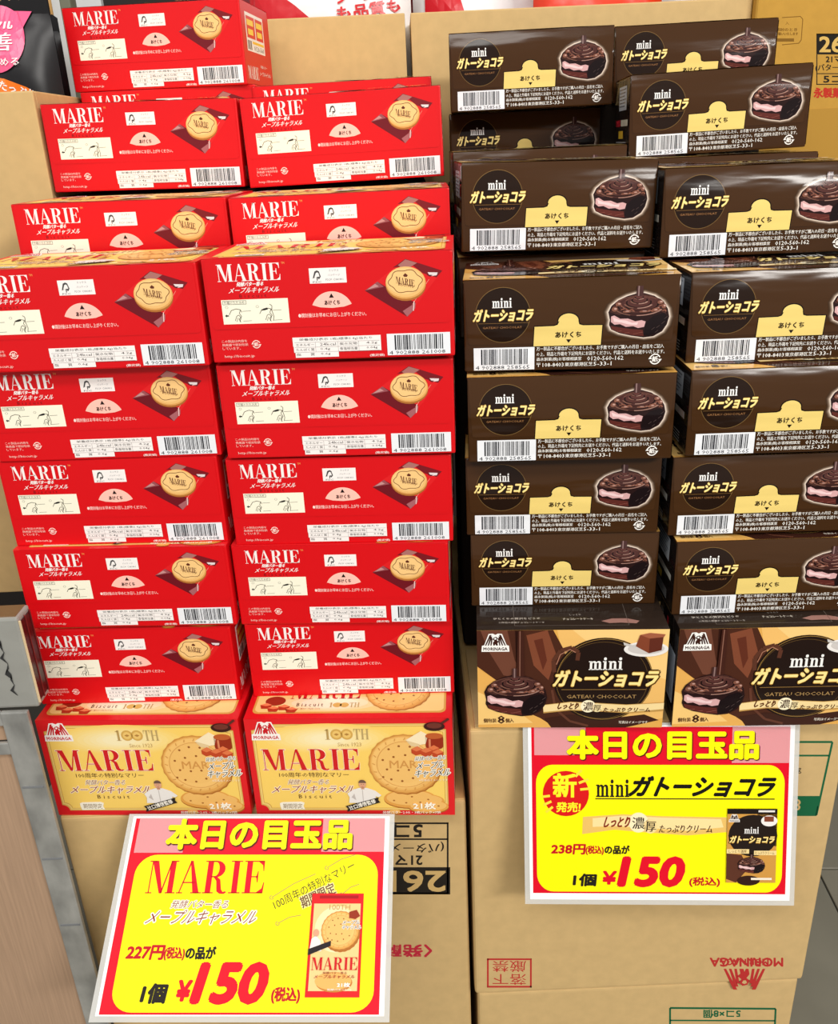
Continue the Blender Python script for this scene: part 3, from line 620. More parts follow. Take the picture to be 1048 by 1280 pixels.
cl = [(.0370, .531, .0752, -4.2, 'standing cake box with its big front showing, at the foot of the left brown column'),
      (.0360, .566, .1586, -3.8, 'brown cake box lying directly on the standing one in the left brown column'),
      (.0335, .565, .2172, -4.2, 'brown cake box, third from the bottom in the left brown column'),
      (.0350, .551, .2775, -4.2, 'brown cake box, fourth from the bottom in the left brown column'),
      (.0340, .556, .3385, -5.4, 'brown cake box topping the front left brown column, gold edge along its top left')]
cr = [(.1800, .526, .0716, -2.6, 'standing cake box at the foot of the right brown column, cut by the frame'),
      (.1790, .545, .1556, -2.0, 'brown cake box just above the standing one in the right brown column, end label showing'),
      (.1735, .550, .2165, -2.0, 'brown cake box, third from the bottom in the right brown column'),
      (.1790, .544, .2775, -2.0, 'brown cake box, fourth from the bottom in the right brown column'),
      (.1800, .562, .3361, -2.4, 'brown cake box, fifth from the bottom in the right brown column, streaked by glare')]
for g, st in ((GC, cl), (GD, cr)):
    for i, (x, y, z, yw, lab) in enumerate(st): place('c', x, y, z, yw, lab, g, i == 0)
for x, y, z, yw, ti, lab in [
    (.0380, .631, .4055, .4, -1.2, 'brown cake box a step back atop the left brown column, tab in full view'),
    (.0365, .648, .3415, -2, 0, 'brown cake box wedged behind the top of the left brown column, almost hidden'),
    (pc.x, .722, pc.z-CH, -1.0, 0, 'brown cake box behind the stepped-back one, only its upper edge showing'),
    (.0425, .838, .4412, -2.4, 0, 'half-hidden brown cake box directly under the topmost one of the left brown stack'),
    (.0420, .802, .5000, -2.9, .2, 'topmost brown cake box of the left brown stack, against the bare cardboard'),
    (.1750, .621, .3965, -2.6, 0, 'brown cake box set back a step at the right edge, glare along its top'),
    (.1800, .710, .4010, -2.6, 0, 'brown cake box under the tilted one at upper right, only its shiny top showing'),
    (.1770, .733, .4598, -5.3, 1.1, 'brown cake box turned askew at upper right, its left end in view'),
    (.1830, .824, .5020, -3.7, .3, 'hindmost brown cake box at upper right, glare across its cake picture')]:
    place('c', x, y, z, yw, lab, GE, False, ti)

# ================================================================ cardboard cartons
KR = (204, 173, 120)
def kraft(rgb=KR): return mat(rgb, 'matte', 1.0, (90, .05, (1, 1, 1)))
def carton(name, a, b, label, group=None, rgb=KR, open_top=False, flap=(206, 172, 112)):
    """a: near lower left corner, b: far upper right corner"""
    ax, ay, az = a; bx, by, bz = b
    t = .005
    root = empty(name, (ax, ay, az)); tag(root, label, 'cardboard box', group)
    k = kraft(rgb); s = (bx-ax, by-ay, bz-az)
    if open_top:
        for nm, p, q in (('front_panel', (0, 0, 0), (s[0], t, s[2])), ('back_panel', (0, s[1]-t, 0), (s[0], s[1], s[2])), ('side_panel', (0, t, 0), (t, s[1]-t, s[2])),
                         ('side_panel', (s[0]-t, t, 0), (s[0], s[1]-t, s[2])), ('bottom_panel', (t, t, 0), (s[0]-t, s[1]-t, t))):
            link(nm, box_mesh(nm, p, q, k, .0012), root)
    else:
        link('carton_body', box_mesh('carton_body', (0, 0, 0), s, k, .0035, 3), root)
        g = .0015; tp = kraft(flap)
        for nm, y0, y1 in (('top_flap', 0.001, s[1]/2-g), ('top_flap', s[1]/2+g, s[1]-.001)):
            link(nm, box_mesh(nm, (.001, y0, s[2]-.001), (s[0]-.001, y1, s[2]+.0005), tp, .0005, 1), root)
    return root
zA = -.0006; zB = .0718; zB2 = .0662
LB = lambda x, y: at(x, y, .487)
ca = carton('cardboard_carton', (-.2950, .540, -.2820), (.0265, .94, zA), 'cardboard carton under the red box columns, behind the left price sign')
cb = carton('cardboard_carton', (.0300, .533, -.2105), (.3175, .94, .0708), 'cardboard carton under the brown box columns, behind the right price sign, red seal and logo')
cb2 = carton('cardboard_carton', (.0325, .535, -.4935), (.3150, .93, -.2117), 'lowest cardboard carton at the bottom edge, green printed frame, under the right sign carton')
ca2 = carton('cardboard_carton', (-.2940, .544, -.4935), (.0250, .93, -.2832), 'cardboard carton at floor level under the left sign carton, hidden behind the left sign')
# thin board tray under the left brown column lifts it level
o = link('board_pad', box_mesh('board_pad', (.0345, .5345, .0714), (.1745, .64, .0750), kraft(), .0008), None)
tag(o, 'thin cardboard pad between the right carton and the left brown column', 'pad')

def flat(origin_x, Y):
    """printing on a carton face: a point is taken from the photo and laid on the face"""
    def fn(u, v, o):
        p = at(u, v, Y-o); return (p.x, p.y, p.z)
    return fn
def carton_print(name, parent, Y, D):
    """D holds photo coordinates"""
    loc = parent.location
    fn0 = flat(0, Y)
    return D.build(name, lambda u, v, o: tuple(Vector(fn0(u, v, o))-loc), parent)
INK = (36, 30, 24); CRED = (186, 48, 46); GRN = (20, 96, 60)
D = Design('matte')      # stamp of the left carton, upside down
D.frame(440, 1028, 561, 1118, 2.2, INK, 0); D.rect(440, 1048, 561, 1050, INK, 0); D.rect(440, 1084, 563, 1118, INK, 0)
D.text('5コ', 493, 1031, 528, 1046, INK, 1, .04, flip=True); D.text('(バターメープル', 440, 1052, 555, 1066, INK, 1, .02, flip=True); D.text('21マリー', 460, 1069, 528, 1082, INK, 1, .03, flip=True)
D.text('26', 505, 1089, 557, 1114, (204, 170, 110), 1, .03, flip=True); D.text('1', 488, 1089, 495, 1114, (204, 170, 110), 1, .03, flip=True)
carton_print('black_stamp', ca, .540, D)
D = Design('matte'); D.text('〈発酵', 478, 1181, 540, 1196, (188, 40, 60), 0, .04, flip=True); carton_print('red_stamp', ca, .540, D)
D = Design('matte')
D.frame(970, 926.5, 1043, 1020, 2.4, GRN, 0); D.rect(970, 943, 1039, 945.5, GRN, 0)
D.p = []
q = [(960, 926), (1043, 926), (1022, 1020), (960, 1020)]
def skew(x, y): return (x-(y-926)*.222*(1 if x > 1000 else 0), y)
D.line([(960, 927.5), (1041, 927.5), (1021, 1019)], 2.6, GRN, 0); D.line([(960, 944.5), (1037, 944.5)], 2.2, GRN, 0); D.poly([(960, 995), (1026, 995), (1021, 1020), (960, 1020)], GRN, 0)
D.text('8', 992, 999, 1001, 1013, (206, 170, 112), 1, .02, flip=True)
D.text('g', 998, 960, 1002, 967, INK, 1)
carton_print('green_stamp', cb, .533, D)
D = Design('matte')
D.text('MORINAGA', 888, 1197.5, 979, 1208, CRED, 0, .05, flip=True)
T = Design('matte'); T.logo(0, 0, 1, 1, (204, 173, 120), CRED)
for k, (pts, fs, cc, L) in enumerate(T.p[1:-1]): D.p.append(([(931-.70*91*(u-.5), 1211+26*(1-v/.68)) for u, v in pts], fs, cc, L))
carton_print('red_logo', cb, .533, D)
D = Design('matte')
D.frame(609, 1198, 665, 1234.5, 2.2, CRED, 0)
D.text('厳禁', 616, 1201, 658, 1215, CRED, 0, .0, flip=True); D.text('落下', 616, 1217.5, 658, 1231, CRED, 0, .0, flip=True)
carton_print('red_seal', cb, .533, D)
D = Design('matte')
D.line([(838, 1284), (838, 1260), (970, 1261), (969, 1284)], 2.4, GRN, 0); D.line([(838, 1275.5), (969, 1276)], 1.8, GRN, 0); D.text('5コ×8個', 880, 1262.5, 926, 1272.5, GRN, 0, .03, flip=True)
carton_print('green_stamp', cb2, .535, D)

# added unseen cartons carry the stepped-back rows; near-black colour stands in for gap shade
GH = 'added shade-dark cartons hidden behind the front box columns'
for a, b, lab in (((-.279, .658, .001), (.0185, .736, .3820), 'added shade-dark carton under the second red row, hidden behind the front red columns'),
                  ((-.279, .752, .001), (.0185, .826, .4490), 'added shade-dark carton under the third red row, hidden behind the second'),
                  ((-.279, .848, .001), (.0185, .938, pq.z-MH-.001), 'added shade-dark carton under the hindmost red row, just before the bare cardboard back'),
                  ((.0338, .646, .0755), (.170, .718, .3405), 'added shade-dark carton under the wedged brown box, hidden behind the left brown column'),
                  ((.0375, .725, .0755), (.170, .800, pc.z-CH-.001), 'added shade-dark carton behind the left brown column, under the edge-only brown box'),
                  ((.180, .712, .0715), (.317, .790, .4000), 'added shade-dark carton behind the right brown column, under the shiny-topped box'),
                  ((.0430, .842, .0755), (.170, .920, .4405), 'added shade-dark carton under the half-hidden brown box of the left brown stack'),
                  ((.1745, .828, .0715), (.317, .905, .5010), 'added shade-dark carton under the hindmost brown box at upper right')):
    carton('added_dark_carton', a, b, lab, GH, rgb=(30, 22, 16), flap=(34, 26, 20))
YB = .945; p2 = at(506, 16, YB); p3 = at(513, 16, YB); p4 = at(944, 0, YB)
r1 = carton('open_carton', (-.2780, YB, .42), (p2.x, 1.22, p2.z), 'open cardboard carton behind the red boxes, bare front wall, red and white pouches inside', open_top=True)
r2 = carton('open_carton', (p3.x, YB, .42), (p4.x-.002, 1.22, p3.z), 'wide open cardboard carton behind the brown boxes, bare front wall', open_top=True)
k = kraft((176, 140, 84))
# right golden carton
YG = .935; q1 = at(946, 10, YG)
r3 = carton('printed_carton', (q1.x, YG, .42), (q1.x+.40, 1.27, .86), 'darker golden carton at the right edge behind the brown boxes, black 26 stamp', rgb=(192, 146, 62))
o = link('taped_seam', box_mesh('taped_seam', (.002, -.0004, .0), (.398, .0001, at(1000, 137, YG).z-.42), mat((180, 136, 56), 'matte'), 0), r3)
D = Design('matte')
D.rect(1022, 42, 1075, 68, (30, 26, 20)); D.text('261', 1025, 46, 1064, 65, (214, 176, 96), 1, .03); D.text('21マリー', 1033, 70, 1072, 78, INK, 1, .03); D.text('(バターメープル', 1020, 80, 1085, 90, INK, 1, .02)
D.frame(1021, 42, 1085, 106, 1.2, INK, 0); D.rect(1021, 91.5, 1080, 92.6, INK, 0); D.text('5コ', 1030, 95, 1053, 103, INK, 1, .04)
D.text('永製菓株', 1018, 110, 1064, 122, (190, 50, 36), 0, .05)
carton_print('black_stamp', r3, YG, D)
D = Design('matte'); K2 = (130, 92, 30)
D.line([(978, 22), (1001, 20.5), (1004, 24), (1002, 50), (999, 54), (978, 56)], 1.0, K2, 0); D.text('開封のとき', 970, 35, 997, 39, K2, 0, .03); D.text('お願いいたします', 970, 40.5, 998, 44, K2, 0, .03); D.rect(972, 48, 993, 52, K2, 0); D.text('入', 982, 27, 987, 31, K2, 0)
carton_print('notice_print', r3, YG, D)
# shelf that carries the cartons at the back
sh = empty('stock_shelf', (0, YB+.15, -.4935)); tag(sh, 'dark shelf behind the box stacks, carrying the open cartons and the golden carton', 'shelf')
dk = mat((40, 36, 34), 'matte')
link('shelf_board', box_mesh('shelf_board', (-.275, -.155, .893), (.78, .18, .9125), dk, .002), sh)
for px in (-.27, .74):
    for py in (-.14, .16): link('leg', box_mesh('leg', (px, py, 0), (px+.025, py+.015, .893), dk, .002), sh)
# left carton
lz = at(42, 113, .75); lc = carton('open_carton', (-.62, .75, at(20, 740, .75).z), (min(lz.x, -.2845), .94, lz.z), 'tall cardboard carton at the left edge, black and pink pouch standing in it', open_top=True)

# ================================================================ price signs
def bil(TL, TR, BR, BL, parent_loc, n):
    def fn(u, v, o):
        p = TL*(1-u)*(1-v)+TR*u*(1-v)+BR*u*v+BL*(1-u)*v
        return tuple(p+n*o-parent_loc)
    return fn
YEL = (255, 244, 10); SR = (224, 14, 40); DRED = (196, 18, 34)
def sign(name, TL, TR, br, BL, label):
    n = (TR-TL).cross(BL-TL); d = Vector(br)-CP; BR = CP+d*((TL-CP).dot(n)/d.dot(n))
    root = empty(name, (BL+BR)/2); tag(root, label, 'sign', None)
    n = (TR-TL).cross(BL-TL).normalized()
    if n.y > 0: n = -n
    fn = bil(TL, TR, BR, BL, root.location, n)
    def slab(nm, a, b, c, d, o0, o1, m):
        g = 6; V = []; F = []
        for o in (o0, o1):
            for j in range(g+1):
                for i in range(g+1): V.append(fn(a+(c-a)*i/g, b+(d-b)*j/g, o))
        N = (g+1)**2; id_ = lambda k, i, j: k*N+j*(g+1)+i
        for j in range(g):
            for i in range(g):
                F.append((id_(1, i, j), id_(1, i, j+1), id_(1, i+1, j+1), id_(1, i+1, j))); F.append((id_(0, i, j), id_(0, i+1, j), id_(0, i+1, j+1), id_(0, i, j+1)))
        for i in range(g):
            F.append((id_(0, i, 0), id_(1, i, 0), id_(1, i+1, 0), id_(0, i+1, 0))); F.append((id_(0, i, g), id_(0, i+1, g), id_(1, i+1, g), id_(1, i, g)))
            F.append((id_(0, 0, i), id_(0, 0, i+1), id_(1, 0, i+1), id_(1, 0, i))); F.append((id_(0, g, i), id_(1, g, i), id_(1, g, i+1), id_(0, g, i+1)))
        return link(nm, mesh_pd(nm, V, F, [m]), root)
    slab('laminate_film', 0, 0, 1, 1, -.0004, 0, mat((226, 226, 222), 'lam', .55))
    slab('paper_sheet', .018, .012, .982, .972, .00002, .0002, mat((250, 250, 250), 'lam'))
    return root, fn
def grid_poly(D, a, b, c, d, col, L, n=6):
    for i in range(n):
        for j in range(n): D.rect(a+(c-a)*i/n, b+(d-b)*j/n, a+(c-a)*(i+1)/n, b+(d-b)*(j+1)/n, col, L)
def price_block(D, y, old, xs):
    (a0, a1, a2, a3), (b0_, b1), (c0, c1, c2), (d0, d1), (v0, v1, w0, w1) = xs
    D.text(old, a0, v0, a1, v1, DRED, 5, .05, .1); D.text('(税込)', a1+.003, v0+.008, a2, v1+.004, DRED, 5, .03); D.text('の品が', a2+.005, v0+.006, a3, v1-.002, INK, 5, .05)
    D.text('1個', b0_, w0+.10, b1, w1-.004, INK, 5, .055, .1)
    D.text('¥', c0, w0+.085, c1, w1-.015, SR, 5, .06, .1); D.text('150', c1+.022, w0+.008, c2-.012, w1-.008, SR, 5, .075, .2)
    D.text('(税込)', d0, w0+.115, d1, w1-.002, DRED, 5, .03)

S1 = sign('price_sign', at(162, 1017.5, .528), at(493.5, 1017.5, .520), at(487, 1278, .44), at(110.5, 1278, .438), 'yellow and red price sign for the red biscuit boxes, hung from the left carton')
root, fn = S1
D = Design('lam', .7)
grid_poly(D, .030, .022, .965, .965, SR, 0)
D.rrect(.062, .205, .945, .955, .075, .10, YEL, 3, 8)
D.text('本日の目玉品', .163, .035, .845, .178, (90, 30, 20), 11, .06, 0); D.text('本日の目玉品', .160, .030, .842, .172, YEL, 14, .05, 0)
for body, a, c, col, g in (('MARIE', .113, .543, SR, 0),): D.serif(body, a, .235, c, .395, col, 5)
D.text('発酵バター香る', .215, .428, .418, .468, (140, 60, 30), 5, .0, .3, edge=((255, 250, 235), .06))
D.text('メープルキャラメル', .14, .475, .525, .545, (140, 50, 30), 5, .0, .5, edge=((255, 250, 235), .07))
D.rtext('100周年の特別なマリー', .588, .475, .865, .275, .048, (60, 50, 40), 5, .0, .7)
D.rtext('期間限定', .685, .468, .80, .392, .058, (120, 90, 60), 5, .02, .7, edge=((250, 240, 180), .08))
for (x0, y0, x1, y1) in ((.57, .415, .72, .30), (.76, .27, .86, .205), (.60, .54, .68, .50), (.82, .40, .88, .35)):
    D.line([(x0, y0), ((x0+x1)/2, (y0+y1)/2-.01), (x1, y1)], .003, (190, 160, 80), 5, .7); D.ring(x0, y0, .008, .011, .003, (190, 160, 80), 5, 10, 0, 270)
price_block(D, 0, '227円', ((.088, .215, .288, .395), (.165, .245), (.283, .325, .590), (.603, .697), (.645, .71, .725, .915)))
D.build('sign_print', fn, root, base=.00025)
D = Design('lam', .7)   # small picture of the pack
a, b, c, d = .715, .395, .898, .885; U = lambda x: a+(c-a)*x; V = lambda y: b+(d-b)*y
D.rect(a, b, c, d, (222, 30, 36)); D.rect(U(.05), V(.10), U(.95), V(.94), (240, 206, 140), 1); D.ell(U(.5), V(.35), .075, .11, (250, 226, 176), 2)
D.rect(U(.15), V(.02), U(.9), V(.05), (170, 16, 26), 1); D.text('100TH', U(.35), V(.11), U(.75), V(.16), (190, 150, 90), 3)
biscuit(D, U(.58), V(.36), .066, .72, 3, True, False)
D.ell(U(.52), V(.86), .062, .045, (200, 130, 56), 3); D.ell(U(.5), V(.845), .062, .042, (236, 180, 100), 4)
D.poly([(U(.02), V(.56)), (U(.05), V(.44)), (U(.13), V(.41)), (U(.22), V(.46)), (U(.25), V(.56))], (236, 232, 226), 14); D.ell(U(.13), V(.385), .010, .018, (220, 164, 130), 14); D.poly([(U(0), V(.54)), (U(.42), V(.46)), (U(.42), V(.51)), (U(0), V(.60))], (36, 30, 34), 15)
D.serif('MARIE', U(.08), V(.62), U(.95), V(.74), (206, 24, 34), 15); D.text('発酵バター香る', U(.3), V(.755), U(.75), V(.78), (150, 60, 40), 15); D.text('メープルキャラメル', U(.15), V(.785), U(.9), V(.82), (170, 60, 40), 15, .02, .3)
D.text('メープル', U(.62), V(.26), U(.95), V(.30), (60, 50, 30), 16, .01, .2, edge=((255, 250, 240), .09)); D.text('キャラメル', U(.62), V(.31), U(.98), V(.35), (60, 50, 30), 16, .01, .2, edge=((255, 250, 240), .09))
D.poly([(U(.74), V(.18)), (U(.88), V(.16)), (U(.95), V(.22)), (U(.86), V(.25)), (U(.74), V(.24))], (150, 50, 26), 15)
D.text('21枚', U(.58), V(.86), U(.82), V(.90), (255, 250, 240), 16, .04); D.text('発酵バター2.0%', U(.4), V(.915), U(.85), V(.935), (255, 250, 240), 16)
D.build('pack_picture', fn, root, base=.0012)
def tape(fn, root, a, b, c, d, nm='clear_tape'):
    D = Design('lam', .7); grid_poly(D, a, b, c, d, (250, 222, 226), 0, 4)  # pale pink veil paints the tape's diffuse glare under the letters
    D.p = [(p, f, (cl[0], .42), L) for p, f, cl, L in D.p]
    D.build(nm, fn, root, base=.0006)
tape(fn, root, .045, .015, .225, .195); tape(fn, root, .735, .015, .965, .19)

S2 = sign('price_sign', at(653.7, 903.5, .5305), at(1000.7, 903.5, .5290), at(993, 1132, .5), at(656.8, 1130, .50), 'yellow and red price sign for the brown cake boxes, taped to the right carton')
root, fn = S2
D = Design('lam', .7)
grid_poly(D, .030, .02, .965, .935, SR, 0)
D.rrect(.045, .222, .950, .925, .06, .10, YEL, 3, 8)
D.text('本日の目玉品', .163, .045, .850, .190, (90, 30, 20), 11, .06, 0); D.text('本日の目玉品', .160, .040, .847, .185, YEL, 14, .05, 0)
asp = .68
D.ell(.153, .378, .084, .084/asp, (216, 24, 26), 5); D.text('新', .108, .27, .190, .395, (255, 240, 40), 6, .03); D.text('発売!', .118, .425, .205, .478, (255, 240, 40), 6, .03, .1)
for x0, y0, x1, y1 in ((.20, .32, .235, .30), (.205, .355, .24, .35), (.188, .285, .21, .25), (.10, .42, .072, .44), (.105, .45, .08, .48), (.095, .39, .068, .395)): D.line([(x0, y0), (x1, y1)], .009, (255, 225, 60), 6, asp)
D.serif('mini', .262, .30, .385, .395, INK, 5, .01); D.text('ガトーショコラ', .395, .285, .91, .39, (20, 18, 16), 5, .05, .4); D.rect(.26, .402, .915, .408, INK, 5)
D.poly([(.215, .505), (.36, .49), (.5, .50), (.74, .505), (.75, .585), (.6, .605), (.45, .59), (.33, .575), (.212, .60)], (232, 190, 104), 5); D.poly([(.25, .512), (.36, .497), (.5, .507), (.72, .515), (.73, .56), (.6, .58), (.45, .565), (.33, .555), (.25, .56)], (246, 220, 156), 6)
D.ell(.418, .535, .036, .055, (250, 234, 190), 7); D.ell(.462, .555, .026, .04, (244, 216, 150), 7)
D.text('しっとり', .295, .505, .385, .56, (130, 40, 20), 8, .03, .3); D.text('濃', .395, .505, .44, .57, INK, 8, .012); D.text('厚', .445, .53, .482, .585, INK, 8, .02); D.text('たっぷりクリーム', .495, .548, .69, .59, (70, 30, 16), 8, .02, .2)
price_block(D, 0, '238円', ((.10, .222, .29, .385), (.18, .262), (.288, .335, .595), (.608, .72), (.658, .712, .725, .895)))
D.build('sign_print', fn, root, base=.00025)
D = Design('lam', .7)
a, b, c, d = .742, .455, .925, .865
D.rect(a, b, c, d, (30, 22, 18)); D.poly([(a, V(.0)), (c, V(0)), (c, V(0)), (a, V(0))], (30, 22, 18), 1)
U = lambda x: a+(c-a)*x; V = lambda y: b+(d-b)*y
D.rect(U(.0), V(.07), U(1), V(1), (206, 150, 70), 1); D.rect(U(.62), V(.02), U(.95), V(.045), (230, 226, 220), 2)
D.poly([(U(.0), V(.6)), (U(.3), V(.62)), (U(.45), V(.8)), (U(.2), V(1)), (U(0), V(.95))], (90, 50, 36), 2)
D.ell(U(.52), V(.36), .09, .115, (34, 24, 20), 2); D.rect(U(.6), V(.07), U(1), V(.5), (40, 28, 22), 1)
D.ell(U(.84), V(.16), .03, .03, (236, 232, 228), 3); D.rect(U(.74), V(.10), U(.93), V(.17), (130, 66, 44), 4)
D.logo(U(.04), V(.08), U(.24), V(.17), (240, 236, 230), (60, 30, 22), 3)
D.serif('mini', U(.34), V(.24), U(.64), V(.33), (248, 246, 242), 6); choc_title(D, U(.06), V(.36), U(.95), V(.46), 6)
D.rect(U(0), V(.54), U(.45), V(.60), (240, 214, 150), 6); D.rect(U(.55), V(.56), U(1), V(.62), (240, 214, 150), 6); D.text('しっとり濃厚', U(.04), V(.55), U(.4), V(.59), (90, 50, 30), 7); D.text('たっぷりクリーム', U(.57), V(.57), U(.96), V(.61), (90, 50, 30), 7)
cake(D, U(.22), V(.62), U(.78), V(.87), 6, False); D.ell(U(.45), V(.97), .042, .028, (50, 26, 20), 6); D.rect(U(.5), V(.93), U(.92), V(.96), (240, 230, 210), 7)
D.build('pack_picture', fn, root, base=.0012)
tape(fn, root, .04, .01, .225, .17); tape(fn, root, .755, .01, .965, .21)

# ================================================================ steel-framed trolley wall at the left
steel = mat((164, 164, 160), 'foil', 1.0, (40, .38, (1, 1, .6))); steel.node_tree.nodes['Principled BSDF'].inputs['Metallic'].default_value = .35
wood = mat((172, 142, 116), 'matte', 1.0, (14, .10, (40, 1, 1.2)))
YR = .520
pl = at(14, 945, YR); pr = at(46, 938, YR)
root = empty('steel_rack', ((pl.x+pr.x)/2, YR, -.4935)); tag(root, 'galvanised steel rack with wood-grain panels at the lower left edge', 'rack')
def rk(nm, a, b, m, bev=.001):
    L = root.location; return link(nm, box_mesh(nm, Vector(a)-L, Vector(b)-L, m, bev), root)
ztop = at(40, 884, YR).z
rk('post', (pl.x, YR, -.4935), (pr.x, YR+.004, ztop-.004), steel)
zr0 = at(30, 944, YR).z; zr1 = at(30, 929, YR).z
rk('rail', (pl.x-.35, YR+.001, zr0), (pl.x, YR+.004, zr1), steel)
rk('rail', (pl.x-.35, YR+.001, -.46), (pl.x, YR+.004, -.44), steel)
rk('rail', (pl.x-.35, YR+.001, ztop-.016), (pl.x, YR+.004, ztop-.004), steel)
rk('wood_panel', (pl.x-.34, YR+.0045, -.44), (pl.x-.0002, YR+.012, zr0), wood)
rk('wood_panel', (pl.x-.34, YR+.0045, zr1), (pl.x-.0002, YR+.012, ztop-.016), wood)
for zz in (zr0-.03, zr0-.1, zr0-.17): rk('weld_seam', (pl.x+.002, YR-.0006, zz), (pr.x-.002, YR, zz+.0015), mat((120, 122, 124), 'matte'), 0)
# wrapped packet on the rack
zt = ztop-.0035
a = at(14, 773, YR+.005)
o = empty('wrapped_packet', (a.x-.10, YR+.005, zt)); tag(o, 'clear-wrapped packet with tan top and dark red end, on the steel rack', 'packet')
sx = a.x+.004-o.location.x; H_ = a.z-zt
link('packet_body', box_mesh('packet_body', (0, 0, 0), (sx, .020, H_), mat((150, 150, 144), 'foil'), .002), o)
link('top_face', box_mesh('top_face', (0.001, .002, H_-.001), (sx-.002, .019, H_+.0004), mat((112, 84, 56), 'foil'), .0003, 1), o)
link('end_face', box_mesh('end_face', (sx-.001, .003, .004), (sx+.0006, .019, H_-.004), mat((60, 12, 14), 'foil'), .0003, 1), o)
for i in range(3): link('edge_band', box_mesh('edge_band', (sx-.0005, .001+.008*i, .003), (sx+.0012, .002+.008*i, H_-.003), mat((110, 26, 26) if i else (214, 190, 150), 'foil'), .0002, 1), o)
link('black_mark', mesh_pd('black_mark', [(sx-.020+(.004 if i % 3 else 0)*1+i*.0002, -.0006, H_-.004-i*.0045) for i in range(14)]+[(sx-.0175+(.002 if i % 2 else 0)+i*.0002, -.0006, H_-.004-i*.0045) for i in range(14)], [(i, i+1, 15+i, 14+i) for i in range(13)], [mat((50, 50, 50), 'matte')]), o)

# ================================================================ pouches
def pouch(name, cx, cy, z0, wd, ht, th, base, label, fin='foil', yaw=0, lean=0, cat='snack pouch', group=None, crimp=True):
    """pillow pouch: swollen body, flat crimped seals with a zigzag edge; local x across, z up"""
    root = empty(name, (cx, cy, z0), (lean, 0, yaw)); tag(root, label, cat, group)
    n, m_ = 18, 18; V = []; F = []; rnd = random.Random(hash(label) % 1000 if False else len(label))
    ph = rnd.random()*6
    for s in (-1, 1):
        for j in range(m_+1):
            for i in range(n+1):
                u = i/n; v = j/m_
                k = (math.sin(math.pi*u)**.5)*(max(0, math.sin(math.pi*min(1, max(0, (v-.06)/.86))))**.5)
                wr = .06*math.sin(14*u+ph+5*v)+.05*math.sin(23*v+3*u*ph)
                V.append(((u-.5)*wd, s*(th/2*k*(1+wr)+.0004), v*ht))
    N = (n+1)*(m_+1)
    for s in (0, 1):
        for j in range(m_):
            for i in range(n):
                a = s*N+j*(n+1)+i; q = (a, a+1, a+n+2, a+n+1); F.append(q if s == 0 else q[::-1])
    link('pouch_body', mesh_pd('pouch_body', V, F, [mat(base, fin)], None, True), root)
    if crimp:
        V = []; F = []; kz = 30
        for i in range(kz+1):
            x = (-.5+i/kz)*wd
            V += [(x, -.0009, ht*.93), (x, -.0009, ht+(.003 if i % 2 else 0)), (x, .0009, ht*.93), (x, .0009, ht+(.003 if i % 2 else 0))]
        for i in range(kz):
            a = 4*i; F += [(a, a+4, a+5, a+1), (a+2, a+3, a+7, a+6), (a+1, a+5, a+7, a+3)]
        link('crimped_seal', mesh_pd('crimped_seal', V, F, [mat(tuple(int(c*.8) for c in base), fin)]), root)
    def fn(u, v, o):
        vv = 1-v; k = (math.sin(math.pi*min(.999, max(.001, u)))**.5)*(max(0, math.sin(math.pi*min(1, max(0, (vv-.06)/.86))))**.5)
        wr = .06*math.sin(14*u+ph+5*vv)+.05*math.sin(23*vv+3*u*ph)
        return ((u-.5)*wd, -(th/2*k*(1+wr)+.0006)-o-.0008, vv*ht)
    return root, fn
def surf_print(D, name, fn, root, cut=.03):
    """refine big polygons so that they follow a swollen surface"""
    me = D.build(name, lambda u, v, o: (u, -o, 1-v), root, off=.0004, base=.0003)
    bm = bmesh.new(); bm.from_mesh(me.data)
    bmesh.ops.triangulate(bm, faces=bm.faces[:])
    for _ in range(3):
        es = [e for e in bm.edges if e.calc_length() > .09]
        if not es: break
        bmesh.ops.subdivide_edges(bm, edges=es, cuts=1); bmesh.ops.triangulate(bm, faces=[f for f in bm.faces if len(f.verts) > 3])
    for v in bm.verts: v.co = fn(v.co.x, 1-v.co.z, -v.co.y)
    bm.to_mesh(me.data); bm.free(); return me

# black pouch with pink disc, orange band
bl = at(-30, 112, .735); tr = at(72, 14, .735)
W0 = .122; H0 = .172
root, fn = pouch('noodle_pouch', at(-17, 60, .83).x, .83, at(0, 20, .83).z-H0+.010, W0, H0, .055, (18, 17, 21), 'black noodle pouch with pink disc and orange band, upper left corner', 'card', yaw=math.radians(-6))
D = Design('foil'); PK = (234, 92, 136)
D.ell(.64, .165, .20, .15, PK, 0, 36); D.poly([(.50, .03), (.88, .05), (.83, .12), (.82, .2)], PK, 0)
D.text('流', .61, .05, .76, .125, WHITE, 2, .02); D.text('善', .61, .14, .76, .22, WHITE, 2, .02); D.text('温める', .60, .25, .80, .285, WHITE, 2, .02)
D.poly([(.0, .36), (.3, .315), (.5, .315), (.68, .34), (.82, .38), (.92, .43), (.89, .50), (.72, .43), (.55, .395), (.3, .39), (.0, .43)], (244, 120, 20), 0); D.rtext('麺たっぷり', .57, .37, .86, .435, .042, WHITE, 2, .02, 1.3)
surf_print(D, 'pouch_print', fn, root)
root, fn = pouch('noodle_pouch', at(76, 60, .90).x-.06, .90, at(85, 60, .90).z-.14, .12, .165, .04, (14, 14, 18), 'black pouch with dark blue disc just behind the pink-disc pouch', 'card', yaw=math.radians(5))
D = Design('foil'); D.ell(.72, .25, .22, .16, (24, 40, 110), 0); D.text('こ', .70, .2, .82, .28, WHITE, 1, .03); surf_print(D, 'pouch_print', fn, root)
q = at(28, 18, 1.02)
